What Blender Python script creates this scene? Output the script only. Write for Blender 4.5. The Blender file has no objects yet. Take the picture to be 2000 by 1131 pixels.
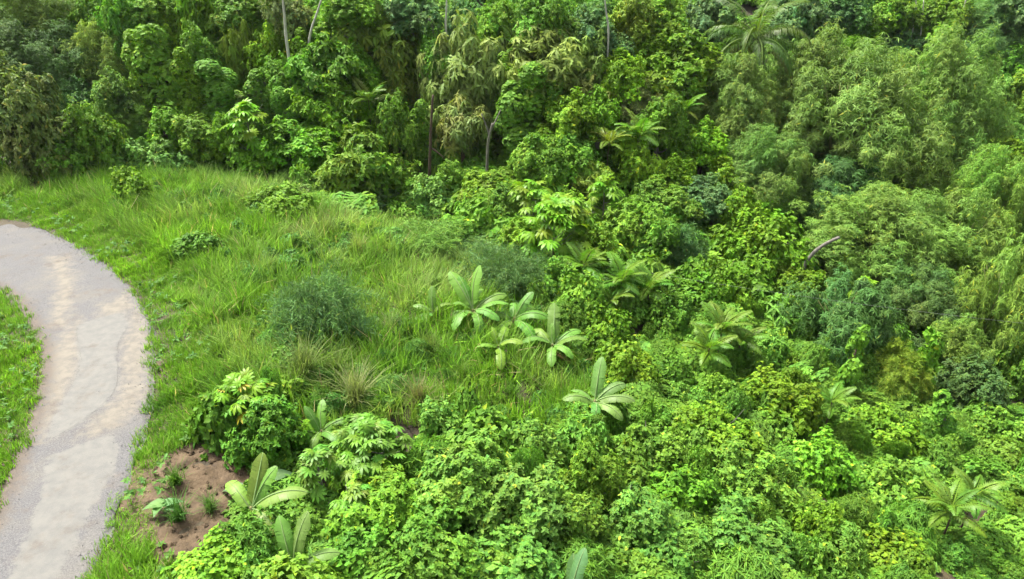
import bpy, math, random
import numpy as np
from mathutils import Vector, Matrix, Euler

sc = bpy.context.scene
COL = sc.collection

# ------------------------------------------------------------------ camera
PITCH = math.radians(28.0)
CAM = np.array([0.0, 0.0, 14.0])
FPX = 1336.0                                  # focal length in pixels of the 2000 px wide photograph
cam_d = bpy.data.cameras.new('camera')
cam_d.sensor_fit = 'HORIZONTAL'
cam_d.angle = 2 * math.atan(1000.0 / FPX)
cam_d.clip_end = 2000.0
cam = bpy.data.objects.new('camera', cam_d)
cam.location = CAM
cam.rotation_euler = (math.pi / 2 - PITCH, 0, 0)
COL.objects.link(cam)
sc.camera = cam

# ------------------------------------------------------------------ sky, sun, exposure
SUN_EL, SUN_AZ = math.radians(62), math.radians(-55)     # azimuth measured from +Y (away) towards +X
w = bpy.data.worlds.new('World'); sc.world = w; w.use_nodes = True
nt = w.node_tree
bg = nt.nodes['Background']
sky = nt.nodes.new('ShaderNodeTexSky'); sky.sky_type = 'NISHITA'
sky.sun_disc = False
sky.sun_elevation = SUN_EL
sky.sun_rotation = SUN_AZ
sky.air_density = 1.0; sky.dust_density = 6.0; sky.ozone_density = 0.6
hs = nt.nodes.new('ShaderNodeHueSaturation'); hs.inputs['Saturation'].default_value = 0.35     # thin bright cloud
nt.links.new(sky.outputs[0], hs.inputs['Color']); nt.links.new(hs.outputs[0], bg.inputs[0])
bg.inputs[1].default_value = 0.10
sd = bpy.data.lights.new('sun', 'SUN'); sd.energy = 3.0; sd.angle = math.radians(9); sd.color = (1.0, 0.95, 0.86)
sun = bpy.data.objects.new('sun', sd)
sv = Vector((math.sin(SUN_AZ) * math.cos(SUN_EL), math.cos(SUN_AZ) * math.cos(SUN_EL), math.sin(SUN_EL)))
sun.rotation_euler = sv.to_track_quat('Z', 'Y').to_euler()
sun.location = (0, 0, 60)
COL.objects.link(sun)
sc.view_settings.view_transform = 'Standard'
sc.view_settings.look = 'None'
sc.view_settings.gamma = 1.0
sc.view_settings.use_curve_mapping = False
sc.view_settings.exposure = 1.68
sc.cycles.max_bounces = 4
sc.cycles.diffuse_bounces = 2
sc.cycles.transmission_bounces = 3
sc.cycles.use_adaptive_sampling = True
sc.cycles.adaptive_threshold = 0.02
sc.cycles.use_denoising = True

# ------------------------------------------------------------------ terrain
def sstep(a, b, x):
    t = np.clip((np.asarray(x, float) - a) / (b - a), 0, 1)
    return t * t * (3 - 2 * t)

def sp(x, k):                                  # soft max(0, x)
    x = np.asarray(x, float)
    return k * np.logaddexp(0, x / k)

def wob(x, y, s, seed=0.0):
    return (np.sin(x * s * 1.0 + 1.7 + seed) * np.cos(y * s * 1.13 - 0.6 + seed * 2) +
            0.5 * np.sin(x * s * 2.3 - y * s * 1.7 + seed * 3) + 0.3 * np.cos(x * s * 4.1 + y * s * 3.7 + seed))

def terrain(x, y):
    x = np.asarray(x, float); y = np.asarray(y, float)
    xe = x - sp(x - 26, 4)
    xs = np.interp(y, [6, 8, 11.4, 16, 21, 30], [-6, -7, -8.8, -10.6, -11.8, -12.3])     # shoulder of the road
    z = -0.20 * sp(xe - xs, .8) - 0.12 * sp(xe - 8, 3)
    yc = 34 - 0.38 * (x + 9)
    z = z - 2.6 * sstep(0, 8, y - yc) * sstep(3, -8, x)
    z = z + 0.36 * sp(y - 46, 4) - 0.30 * sp(y - 125, 8)
    off = sstep(.2, 4, x - xs) + sstep(33, 39, y)
    z = z + np.clip(off, 0, 1) * 0.22 * wob(x, y, 0.42)
    return z

def inpoly(X, Y, poly):
    poly = np.asarray(poly); ins = np.zeros(len(X), bool); j = len(poly) - 1
    for i in range(len(poly)):
        xi, yi = poly[i]; xj, yj = poly[j]
        c = ((yi > Y) != (yj > Y)) & (X < (xj - xi) * (Y - yi) / (yj - yi + 1e-12) + xi)
        ins ^= c; j = i
    return ins

CP, SP_ = math.cos(PITCH), math.sin(PITCH)
def ray(px, py):
    u = (px - 1000.0) / FPX; v = (565.5 - py) / FPX
    d = np.array([u, CP + v * SP_, -SP_ + v * CP])
    return d                                   # unit depth along the optical axis

TT = np.concatenate([np.arange(8, 60, 0.05), np.arange(60, 220, 0.25)])
PG = None
def ground_at(px, py, h=0.0, avoid=False):
    """point where the view ray meets the ground raised by h, and its depth"""
    d = ray(px, py)
    P = CAM[None] + TT[:, None] * d[None]
    below = P[:, 2] < terrain(P[:, 0], P[:, 1]) + h
    if avoid and PG is not None: below &= ~inpoly(P[:, 0], P[:, 1], PG)
    i = int(np.argmax(below)) if below.any() else len(TT) - 1
    return P[i], TT[i]

# ------------------------------------------------------------------ materials
def new_mat(name):
    m = bpy.data.materials.new(name); m.use_nodes = True
    n = m.node_tree.nodes; b = n['Principled BSDF']
    return m, m.node_tree, b

def leaf_mat(name, rough=0.5, trans=0.35, spec=0.35):
    m, t, b = new_mat(name)
    oi = t.nodes.new('ShaderNodeObjectInfo')
    at = t.nodes.new('ShaderNodeAttribute'); at.attribute_name = 'Col'
    mx = t.nodes.new('ShaderNodeMix'); mx.data_type = 'RGBA'; mx.blend_type = 'MULTIPLY'; mx.inputs[0].default_value = 1
    rv = t.nodes.new('ShaderNodeHueSaturation')
    for k, (lo, hi), src in (('Hue', (.494, .512), 1.0), ('Value', (.86, 1.14), 7.31)):
        fr = t.nodes.new('ShaderNodeMath'); fr.operation = 'MULTIPLY'; fr.inputs[1].default_value = src; t.links.new(oi.outputs['Random'], fr.inputs[0])
        fc = t.nodes.new('ShaderNodeMath'); fc.operation = 'FRACT'; t.links.new(fr.outputs[0], fc.inputs[0])
        mp = t.nodes.new('ShaderNodeMapRange'); mp.inputs['To Min'].default_value = lo; mp.inputs['To Max'].default_value = hi
        t.links.new(fc.outputs[0], mp.inputs['Value']); t.links.new(mp.outputs[0], rv.inputs[k])
    t.links.new(oi.outputs['Color'], rv.inputs['Color']); t.links.new(rv.outputs[0], mx.inputs[6]); t.links.new(at.outputs['Color'], mx.inputs[7])
    ns = t.nodes.new('ShaderNodeTexNoise'); ns.inputs['Scale'].default_value = 9
    ge = t.nodes.new('ShaderNodeNewGeometry'); t.links.new(ge.outputs['Position'], ns.inputs['Vector'])
    mr = t.nodes.new('ShaderNodeMapRange'); mr.inputs['To Min'].default_value = 0.82; mr.inputs['To Max'].default_value = 1.18
    t.links.new(ns.outputs['Fac'], mr.inputs['Value'])
    m2 = t.nodes.new('ShaderNodeVectorMath'); m2.operation = 'SCALE'
    t.links.new(mx.outputs[2], m2.inputs[0]); t.links.new(mr.outputs[0], m2.inputs['Scale'])
    t.links.new(m2.outputs[0], b.inputs['Base Color'])
    b.inputs['Roughness'].default_value = rough
    b.inputs['Specular IOR Level'].default_value = spec
    tr = t.nodes.new('ShaderNodeBsdfTranslucent')
    m3 = t.nodes.new('ShaderNodeMix'); m3.data_type = 'RGBA'; m3.blend_type = 'MULTIPLY'; m3.inputs[0].default_value = 1
    m3.inputs[7].default_value = (1.12, 1.2, 0.6, 1)
    t.links.new(m2.outputs[0], m3.inputs[6]); t.links.new(m3.outputs[2], tr.inputs['Color'])
    ms = t.nodes.new('ShaderNodeMixShader'); ms.inputs[0].default_value = trans
    t.links.new(b.outputs[0], ms.inputs[1]); t.links.new(tr.outputs[0], ms.inputs[2])
    t.links.new(ms.outputs[0], t.nodes['Material Output'].inputs['Surface'])
    return m

M_LEAF = leaf_mat('leaf', 0.55, 0.30, 0.14)
M_BIG = leaf_mat('broad_leaf_blade', 0.45, 0.34, 0.24)
M_GRASS = leaf_mat('grass_blade', 0.65, 0.42, 0.12)

def noise_mat(name, cols, scale, rough=0.85, bump=0.4, stretch=(1, 1, 1), bscale=None):
    m, t, b = new_mat(name)
    tc = t.nodes.new('ShaderNodeTexCoord'); mp = t.nodes.new('ShaderNodeMapping'); mp.inputs['Scale'].default_value = stretch
    t.links.new(tc.outputs['Object'], mp.inputs[0])
    n1 = t.nodes.new('ShaderNodeTexNoise'); n1.inputs['Scale'].default_value = scale; n1.inputs['Detail'].default_value = 8
    n1.inputs['Roughness'].default_value = 0.65
    t.links.new(mp.outputs[0], n1.inputs['Vector'])
    r = t.nodes.new('ShaderNodeValToRGB'); t.links.new(n1.outputs['Fac'], r.inputs[0])
    e = r.color_ramp.elements
    for i, c in enumerate(cols):
        p = 0.28 + 0.44 * i / (len(cols) - 1)
        if i < 2: e[i].position = p; e[i].color = (*c, 1)
        else:
            x = e.new(p); x.color = (*c, 1)
    t.links.new(r.outputs[0], b.inputs['Base Color'])
    n2 = t.nodes.new('ShaderNodeTexNoise'); n2.inputs['Scale'].default_value = bscale or scale * 6; n2.inputs['Detail'].default_value = 6
    t.links.new(mp.outputs[0], n2.inputs['Vector'])
    bp = t.nodes.new('ShaderNodeBump'); bp.inputs['Strength'].default_value = bump; bp.inputs['Distance'].default_value = 0.03
    t.links.new(n2.outputs['Fac'], bp.inputs['Height']); t.links.new(bp.outputs[0], b.inputs['Normal'])
    b.inputs['Roughness'].default_value = rough
    return m

M_BARK_G = noise_mat('grey_bark', [(0.05, 0.045, 0.038), (0.13, 0.12, 0.10), (0.24, 0.22, 0.19)], 3, stretch=(3, 3, 0.8))
M_BARK_B = noise_mat('brown_bark', [(0.025, 0.018, 0.012), (0.07, 0.042, 0.028), (0.13, 0.085, 0.055)], 3, stretch=(3, 3, 0.8))
M_BARK_P = noise_mat('pale_bark', [(0.25, 0.25, 0.2), (0.42, 0.41, 0.35), (0.55, 0.54, 0.47)], 3, stretch=(3, 3, 0.8))
M_CULM = noise_mat('bamboo_culm', [(0.10, 0.13, 0.03), (0.18, 0.20, 0.06), (0.25, 0.24, 0.1)], 2)
M_STEM = noise_mat('banana_stem', [(0.07, 0.05, 0.02), (0.13, 0.12, 0.04), (0.18, 0.2, 0.06)], 4, stretch=(3, 3, 0.6))
M_SOIL = noise_mat('soil', [(0.016, 0.014, 0.008), (0.035, 0.026, 0.013), (0.055, 0.042, 0.018), (0.085, 0.065, 0.03)], 0.9, bump=0.9, bscale=7)
M_EARTH = noise_mat('bare_earth', [(0.028, 0.017, 0.008), (0.062, 0.039, 0.018), (0.095, 0.062, 0.031), (0.125, 0.088, 0.050)], 2.6, bump=1.0, bscale=14)
M_REDSOIL = noise_mat('red_soil', [(0.22, 0.09, 0.035), (0.36, 0.16, 0.07), (0.42, 0.24, 0.12)], 1.5, bump=0.8)
def road_mat():
    m, t, b = new_mat('worn_road')
    tc = t.nodes.new('ShaderNodeTexCoord')
    def noise(s, d=6, r=0.6):
        n = t.nodes.new('ShaderNodeTexNoise'); n.inputs['Scale'].default_value = s; n.inputs['Detail'].default_value = d
        n.inputs['Roughness'].default_value = r; t.links.new(tc.outputs['Object'], n.inputs['Vector']); return n.outputs['Fac']
    def mix(fac, a, c):
        x = t.nodes.new('ShaderNodeMix'); x.data_type = 'RGBA'
        for i, v in ((0, fac), (6, a), (7, c)):
            if hasattr(v, 'links'): t.links.new(v, x.inputs[i])
            elif i == 0: x.inputs[0].default_value = v
            else: x.inputs[i].default_value = (*v, 1)
        return x.outputs[2]
    def ramp(src, p0, p1):
        r = t.nodes.new('ShaderNodeMapRange'); r.interpolation_type = 'SMOOTHSTEP'
        r.inputs['From Min'].default_value = p0; r.inputs['From Max'].default_value = p1
        t.links.new(src, r.inputs['Value']); return r.outputs[0]
    def madd(src, k, add):
        x = t.nodes.new('ShaderNodeMath'); x.operation = 'MULTIPLY_ADD'; t.links.new(src, x.inputs[0]); x.inputs[1].default_value = k
        if hasattr(add, 'links'): t.links.new(add, x.inputs[2])
        else: x.inputs[2].default_value = add
        return x.outputs[0]
    at = t.nodes.new('ShaderNodeAttribute'); at.attribute_name = 'Worn'      # r: cream screed, g: mud, b: concrete slab
    sep = t.nodes.new('ShaderNodeSeparateColor'); t.links.new(at.outputs['Color'], sep.inputs[0])
    big = noise(0.6, 5); fine = noise(24, 5, 0.75); mid = noise(3.0, 7, .65)
    c = mix(ramp(fine, 0.36, 0.66), (0.067, 0.067, 0.070), (0.127, 0.124, 0.122))
    c = mix(ramp(big, .45, .7), c, mix(ramp(fine, .35, .65), (0.085, 0.081, 0.074), (0.141, 0.134, 0.121)))
    cream = mix(ramp(mid, 0.35, 0.65), (0.127, 0.115, 0.096), (0.161, 0.146, 0.118))
    cream = mix(ramp(fine, .55, .75), cream, (0.107, 0.100, 0.087))
    c = mix(ramp(madd(mid, 1.2, madd(sep.outputs[0], .9, -.6)), .15, .85), c, cream)
    conc = mix(ramp(mid, 0.3, 0.7), (0.113, 0.113, 0.106), (0.142, 0.138, 0.125))
    c = mix(ramp(madd(mid, 1.0, madd(sep.outputs[2], .9, -.42)), .36, .66), c, conc)
    mud = mix(ramp(mid, 0.3, 0.7), (0.071, 0.055, 0.041), (0.109, 0.090, 0.072))
    c = mix(ramp(madd(mid, 1.0, madd(sep.outputs[1], 1.0, -.5)), .2, .75), c, mud)
    c = mix(ramp(madd(noise(1.1, 8, .7), 1.0, madd(noise(.35, 3), .6, -.3)), .50, .85), c, mud)
    c = mix(ramp(noise(60, 2, .5), 0.67, 0.73), c, (0.186, 0.182, 0.171))
    t.links.new(c, b.inputs['Base Color'])
    bp = t.nodes.new('ShaderNodeBump'); bp.inputs['Strength'].default_value = 0.5; bp.inputs['Distance'].default_value = 0.02
    t.links.new(fine, bp.inputs['Height']); t.links.new(bp.outputs[0], b.inputs['Normal'])
    b.inputs['Roughness'].default_value = 0.9
    return m
M_ROAD = road_mat()
M_CRACK = noise_mat('crack_dirt', [(0.06, 0.055, 0.05), (0.10, 0.09, 0.08)], 6)
M_STONE = noise_mat('gravel_stone', [(0.07, 0.068, 0.066), (0.13, 0.127, 0.124), (0.21, 0.2, 0.195)], 3)
M_WIRE = noise_mat('wire_metal', [(0.2, 0.2, 0.2), (0.3, 0.3, 0.3)], 4, rough=0.5, bump=0.0)
M_NUT = noise_mat('coconut_husk', [(0.16, 0.10, 0.03), (0.25, 0.2, 0.06)], 5, rough=0.5)

# ------------------------------------------------------------------ mesh helpers
def build_mesh(name, V, F, mat, col=None, smooth=True, attr='Col'):
    """V (n,3), F list of int arrays (m,k); one mesh"""
    me = bpy.data.meshes.new(name)
    V = np.ascontiguousarray(V, np.float32)
    me.vertices.add(len(V)); me.vertices.foreach_set('co', V.ravel())
    loops = np.concatenate([f.ravel() for f in F]).astype(np.int32)
    tot = np.concatenate([np.full(len(f), f.shape[1], np.int32) for f in F])
    start = np.concatenate([[0], np.cumsum(tot)[:-1]]).astype(np.int32)
    me.loops.add(len(loops)); me.loops.foreach_set('vertex_index', loops)
    me.polygons.add(len(tot)); me.polygons.foreach_set('loop_start', start)
    if not smooth:
        me.polygons.foreach_set('use_smooth', np.zeros(len(tot), bool))
    me.update(calc_edges=True)
    if col is not None:
        a = me.attributes.new(attr, 'FLOAT_COLOR', 'POINT')
        c = np.ones((len(V), 4), np.float32); c[:, :3] = col
        a.data.foreach_set('color', c.ravel())
    me.materials.append(mat)
    return me

class Batch:
    def __init__(s): s.V = []; s.F = []; s.C = []; s.n = 0
    def add(s, V, F, C=(1, 1, 1)):
        V = np.asarray(V, float)
        s.V.append(V); s.F += [np.asarray(f) + s.n for f in F]; s.n += len(V)
        c = np.empty((len(V), 3)); c[:] = C; s.C.append(c)
    def inst(s, T, pos, yd, zd, L, W, C):
        """copies of the template T = (verts, [faces]) with length axis yd, normal about zd"""
        tv, tf = T
        yd = nrm(yd); xd = nrm(np.cross(yd, zd)); zd = np.cross(xd, yd)
        n, m = len(pos), len(tv)
        L = np.broadcast_to(np.asarray(L, float).reshape(-1, 1, 1), (n, 1, 1)); W = np.broadcast_to(np.asarray(W, float).reshape(-1, 1, 1), (n, 1, 1))
        V = pos[:, None, :] + tv[None, :, 0:1] * W * xd[:, None] + tv[None, :, 1:2] * L * yd[:, None] + tv[None, :, 2:3] * L * zd[:, None]
        offs = (np.arange(n) * m)[:, None, None]
        F = [(np.asarray(f)[None] + offs).reshape(-1, np.asarray(f).shape[1]) for f in tf]
        s.add(V.reshape(-1, 3), F, np.repeat(C, m, 0))
    def mesh(s, name, mat, smooth=True):
        F = {}
        for f in s.F: F.setdefault(f.shape[1], []).append(f)
        return build_mesh(name, np.concatenate(s.V), [np.concatenate(v) for v in F.values()], mat, np.concatenate(s.C), smooth)

def nrm(a):
    return a / np.maximum(np.linalg.norm(a, axis=-1, keepdims=True), 1e-9)

def obj(name, me, parent=None, loc=(0, 0, 0), rot=(0, 0, 0), scale=(1, 1, 1), color=None):
    o = bpy.data.objects.new(name, me); COL.objects.link(o)
    o.location = loc; o.rotation_euler = rot; o.scale = scale
    if parent is not None: o.parent = parent
    if color is not None: o.color = (*color, 1)
    return o

def thing(name, label, cat, loc, group=None, rotz=0):
    o = bpy.data.objects.new(name, None); COL.objects.link(o)
    o.empty_display_size = 0.3
    o.location = loc; o.rotation_euler = (0, 0, rotz)
    o['label'] = label; o['category'] = cat
    if group: o['group'] = group
    return o

def tag(o, label, cat, group=None):
    o['label'] = label; o['category'] = cat
    if group: o['group'] = group
    return o

def tube(batch, pts, rad, n=7, C=(1, 1, 1)):
    pts = np.asarray(pts, float); rad = np.broadcast_to(np.asarray(rad, float), (len(pts),))
    tan = nrm(np.gradient(pts, axis=0))
    ref = np.array([0.31, 0.95, 0.05]); ref2 = np.array([0.9, 0.1, 0.42])
    a = nrm(np.cross(tan, np.where(np.abs(tan @ ref)[:, None] > 0.9, ref2, ref)))
    b = np.cross(tan, a)
    th = np.linspace(0, 2 * math.pi, n, endpoint=False)
    ring = pts[:, None] + rad[:, None, None] * (np.cos(th)[None, :, None] * a[:, None] + np.sin(th)[None, :, None] * b[:, None])
    V = ring.reshape(-1, 3); q = []
    for i in range(len(pts) - 1):
        for j in range(n):
            q.append((i * n + j, i * n + (j + 1) % n, (i + 1) * n + (j + 1) % n, (i + 1) * n + j))
    batch.add(V, [np.array(q)], C)
    k = len(pts) - 1
    batch.F.append(np.array([[batch.n - len(V) + k * n + j for j in range(n)]]))

def bez(p0, p1, p2, n=8):
    t = np.linspace(0, 1, n)[:, None]
    return (1 - t) ** 2 * np.asarray(p0, float) + 2 * t * (1 - t) * np.asarray(p1, float) + t * t * np.asarray(p2, float)

# ------------------------------------------------------------------ leaf templates (x across, y along, z normal)
KITE = (np.array([[0, 0, 0], [0.5, .42, .06], [0, 1, -.10], [-0.5, .42, .06]], float), [np.array([[0, 1, 2], [0, 2, 3]])])
OVAL = (np.array([[0, 0, 0], [.42, .22, .07], [.45, .62, .03], [0, 1, -.14], [-.45, .62, .03], [-.42, .22, .07]], float), [np.array([[0, 1, 2, 3], [0, 3, 4, 5]])])
HEART = (np.array([[0, 0, 0], [.34, -.12, .05], [.52, .25, .06], [0, 1, -.12], [-.52, .25, .06], [-.34, -.12, .05]], float), [np.array([[0, 1, 2, 3], [0, 3, 4, 5]])])
LOBED = (np.array([[0, 0, 0], [.5, .35, .05], [.16, .42, .03], [.42, .72, -.03], [.12, .72, -.03], [0, 1, -.16], [-.12, .72, -.03], [-.42, .72, -.03], [-.16, .42, .03], [-.5, .35, .05]], float),
         [np.array([[0, 1, 2], [0, 2, 8], [0, 8, 9], [2, 3, 4], [4, 5, 6], [6, 7, 8]]), np.array([[2, 4, 6, 8]])])
NARROW = (np.array([[0, 0, 0], [.5, .35, .02], [0, 1, -.12], [-.5, .35, .02]], float), [np.array([[0, 1, 2], [0, 2, 3]])])
def blade_t(bend):
    v = []
    for y, wd in ((0, .8), (.45, 1.0), (.8, .6)):
        z = -bend * y * y
        v += [[-wd / 2, y - bend * .25 * y * y, z], [wd / 2, y - bend * .25 * y * y, z]]
    v.append([0, 1 - bend * .3, -bend])
    return (np.array(v), [np.array([[0, 1, 3, 2], [2, 3, 5, 4]]), np.array([[4, 5, 6]])])
def blade_s(bend):
    return (np.array([[-.5, 0, 0], [.5, 0, 0], [.42, .55 - bend * .06, -bend * .28], [-.42, .55 - bend * .06, -bend * .28], [0, 1 - bend * .3, -bend]]),
            [np.array([[0, 1, 2, 3]]), np.array([[3, 2, 4]])])

def leaf_cols(rng, n, var=.16, hue=.14, yellow=.03, clump=None):
    hue *= .7; yellow *= .5
    b = np.exp(rng.normal(0, var, n)); h = rng.normal(0, hue, n)
    c = np.stack([b * (1 + h), b * (1 + .25 * h), b * (1 - .6 * h)], 1)
    if clump is not None: c *= clump
    yl = rng.random(n) < yellow
    c[yl] *= np.array([2.2, 1.45, 1.0])
    return np.clip(c, .2, 4)

def rosettes(B, T, P, A, k, L, W, el, droop, rng, clump=None, var=.16, hue=.14, yellow=.03, elv=.25):
    """k leaves around every twig tip P with axis A"""
    n = len(P); A = nrm(A)
    ref = np.where(np.abs(A[:, 2:3]) > .9, np.array([[1., 0, 0]]), np.array([[0, 0, 1.]]))
    u = nrm(np.cross(A, ref)); v = np.cross(A, u)
    ph = (np.arange(k)[None] / k * 2 * math.pi + rng.random((n, 1)) * 7 + rng.normal(0, .25, (n, k)))[..., None]
    e = (el + rng.normal(0, elv, (n, k)))[..., None]
    rad = np.cos(ph) * u[:, None] + np.sin(ph) * v[:, None]
    y = np.cos(e) * rad + np.sin(e) * A[:, None]
    y[..., 2] -= droop * rng.uniform(.5, 1.4, (n, k))
    y = nrm(y).reshape(-1, 3)
    z = (A[:, None] * 1.0 - rad * .25 + rng.normal(0, .25, (n, k, 3))).reshape(-1, 3)
    z[:, 2] += .25
    Ls = L * rng.uniform(.65, 1.25, n * k); Ws = W / L * Ls * rng.uniform(.85, 1.15, n * k)
    C = leaf_cols(rng, n * k, var, hue, yellow, None if clump is None else np.repeat(clump, k, 0))
    B.inst(T, np.repeat(P, k, 0), y, z, Ls, Ws, C)

def sphere_dirs(rng, n, up=0.0):
    d = nrm(rng.normal(0, 1, (n, 3)) + np.array([0, 0, up]))
    return d

# ------------------------------------------------------------------ crown builders: each returns (mesh, half width, half height)
def crown_blobs(name, rx, rz, nb, br, T, k, L, W, el, droop, dens, seed, flat=1.0, up=.45, var=.18, hue=.15, yellow=.03, low=-.35, mat=None, core=.45, shoots=3, cv=.15, shell=.55):
    """uneven crown: clumps of twig tips scattered through the volume, leafy shoots breaking the outline"""
    rng = np.random.default_rng(seed); B = Batch(); Rv = np.array([rx, rx, rz])
    lob = sphere_dirs(rng, 5); lobw = rng.uniform(-.28, .30, 5)
    cs = []
    for i in range(nb * 8):
        if len(cs) >= nb: break
        d = sphere_dirs(rng, 1, .30)[0]
        if d[2] < low: continue
        f = 1 + float(np.sum(lobw * np.clip(lob @ d, 0, 1) ** 2))
        c = d * rng.uniform(core, .98) * Rv * f * (1 - br * .45)
        r = br * rx * rng.choice([.55, .75, 1.0, 1.3])
        if all(np.linalg.norm(c - o[0]) > (r + o[1]) * .55 for o in cs): cs.append((c, r))
    for c, r in cs:
        n = max(6, int(dens * 4 * math.pi * r * r * .75))
        d = sphere_dirs(rng, n, up)
        rr = np.array([r, r, r * flat]) * rng.uniform(.6, 1.45, 3)
        P = c + d * rr * (rng.uniform(shell * .85, 1.25, (n, 1)) + .18 * np.sin(d[:, :1] * 7 + d[:, 1:2] * 5 + seed + len(B.V)))
        P[:, 2] -= .25 * ((P[:, 0] - c[0]) ** 2 + (P[:, 1] - c[1]) ** 2) / r
        A = nrm(d * .7 + nrm(P / Rv) * .25 + np.array([0, 0, .5]) + rng.normal(0, .28, (n, 3)))
        cl = np.ones((n, 3)) * math.exp(rng.normal(0, cv)) * np.array([1 + rng.normal(0, .06), 1, 1 + rng.normal(0, .06)])
        rosettes(B, T, P, A, k, L * rng.uniform(.85, 1.15), W, el, droop, rng, cl, var, hue, yellow)
        ns = rng.integers(0, shoots + 1)
        for q in range(ns):
            v = nrm(nrm(c / Rv) * .8 + rng.normal(0, .5, 3) + np.array([0, 0, .55])); m = int(rng.integers(3, 6))
            t = (np.arange(m) + 1) / m
            Q = c + v * r * (.7 + .75 * t[:, None] * rng.uniform(.6, 1.2)); Q[:, 2] -= r * .25 * t ** 2
            rosettes(B, T, Q, np.tile(v, (m, 1)) + np.array([0, 0, .25]), max(3, k - 1), L * .95, W * .95, el, droop, rng, np.repeat(cl[:1], m, 0) * 1.08, var, hue, yellow)
    me = B.mesh(name, mat or M_LEAF)
    return finish(me, B)

def finish(me, B):
    V = np.concatenate(B.V)
    lo = np.percentile(V, 1, axis=0); hi = np.percentile(V, 99, axis=0)
    ctr = (lo + hi) / 2
    co = np.empty(len(me.vertices) * 3, np.float32); me.vertices.foreach_get('co', co)
    co = co.reshape(-1, 3) - ctr
    me.vertices.foreach_set('co', co.ravel().astype(np.float32)); me.update()
    h = (hi - lo) / 2
    return me, (h[0] + h[1]) / 2, h[2]

def crown_column(name, r, h, seed, T, k, L, W, dens, droop=.5):
    rng = np.random.default_rng(seed); B = Batch()
    nseg = max(4, int(h / r * 1.1))
    for i in range(nseg):
        f = i / (nseg - 1)
        for j in range(2):
            a = rng.random() * 6.28; rr = r * rng.uniform(.45, .8) * (1 - .35 * abs(f - .45))
            c = np.array([math.cos(a) * r * .45, math.sin(a) * r * .45, (f - .5) * (h - r) + rng.normal(0, .1)])
            n = int(dens * 4 * math.pi * rr * rr * 1.1)
            d = sphere_dirs(rng, n, .15); P = c + d * rr * np.array([1, 1, 1.5])
            A = nrm(d * np.array([1, 1, .5]) + np.array([0, 0, .3]))
            rosettes(B, T, P, A, k, L, W, .3, droop, rng, np.ones((n, 3)) * (1 + rng.normal(0, .1)))
    return finish(B.mesh(name, M_LEAF), B)

def crown_bamboo(name, r, h, seed, nc=46, L=.30, W=.036, per=30):
    """arching culm tops hung with sprays of narrow leaves"""
    rng = np.random.default_rng(seed); B = Batch()
    for i in range(nc):
        az = rng.random() * 6.283; out = r * math.sqrt(rng.random()) * 1.0; top = h * (1.02 - .5 * (out / r) ** 2) * rng.uniform(.85, 1.05)
        dirv = np.array([math.cos(az), math.sin(az), 0])
        base = dirv * out * .12
        t = np.sort(rng.uniform(.30, 1.0, per))
        px = out * (.12 * t + .55 * t ** 2 + .40 * t ** 5); pz = top * (1.22 * t - .42 * t ** 4) / .9
        C = base + dirv * px[:, None]; C[:, 2] = pz
        side = np.array([-dirv[1], dirv[0], 0])
        lat = rng.normal(0, 1, (per, 1)) * side * .32 * r / 3 + rng.normal(0, .16, (per, 3))
        P = C + lat
        m = 5
        tw = nrm(dirv * .55 + side * np.sign(rng.normal(0, 1, (per, 1))) * .5 + np.array([0, 0, .05]) + rng.normal(0, .35, (per, 3)))
        Pm = (P[:, None] + tw[:, None] * (np.arange(m) / m * .65)[None, :, None] + np.array([0, 0, -1]) * ((np.arange(m) / m) ** 2 * .35)[None, :, None]).reshape(-1, 3)
        A = nrm(np.repeat(tw, m, 0) + np.array([0, 0, -.25]))
        cl = np.ones((len(Pm), 3)) * (1 + rng.normal(0, .12))
        rosettes(B, NARROW, Pm, A, 4, L, W, .75, .35, rng, cl, .18, .12, .03)
    return finish(B.mesh(name, M_LEAF), B)

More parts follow.
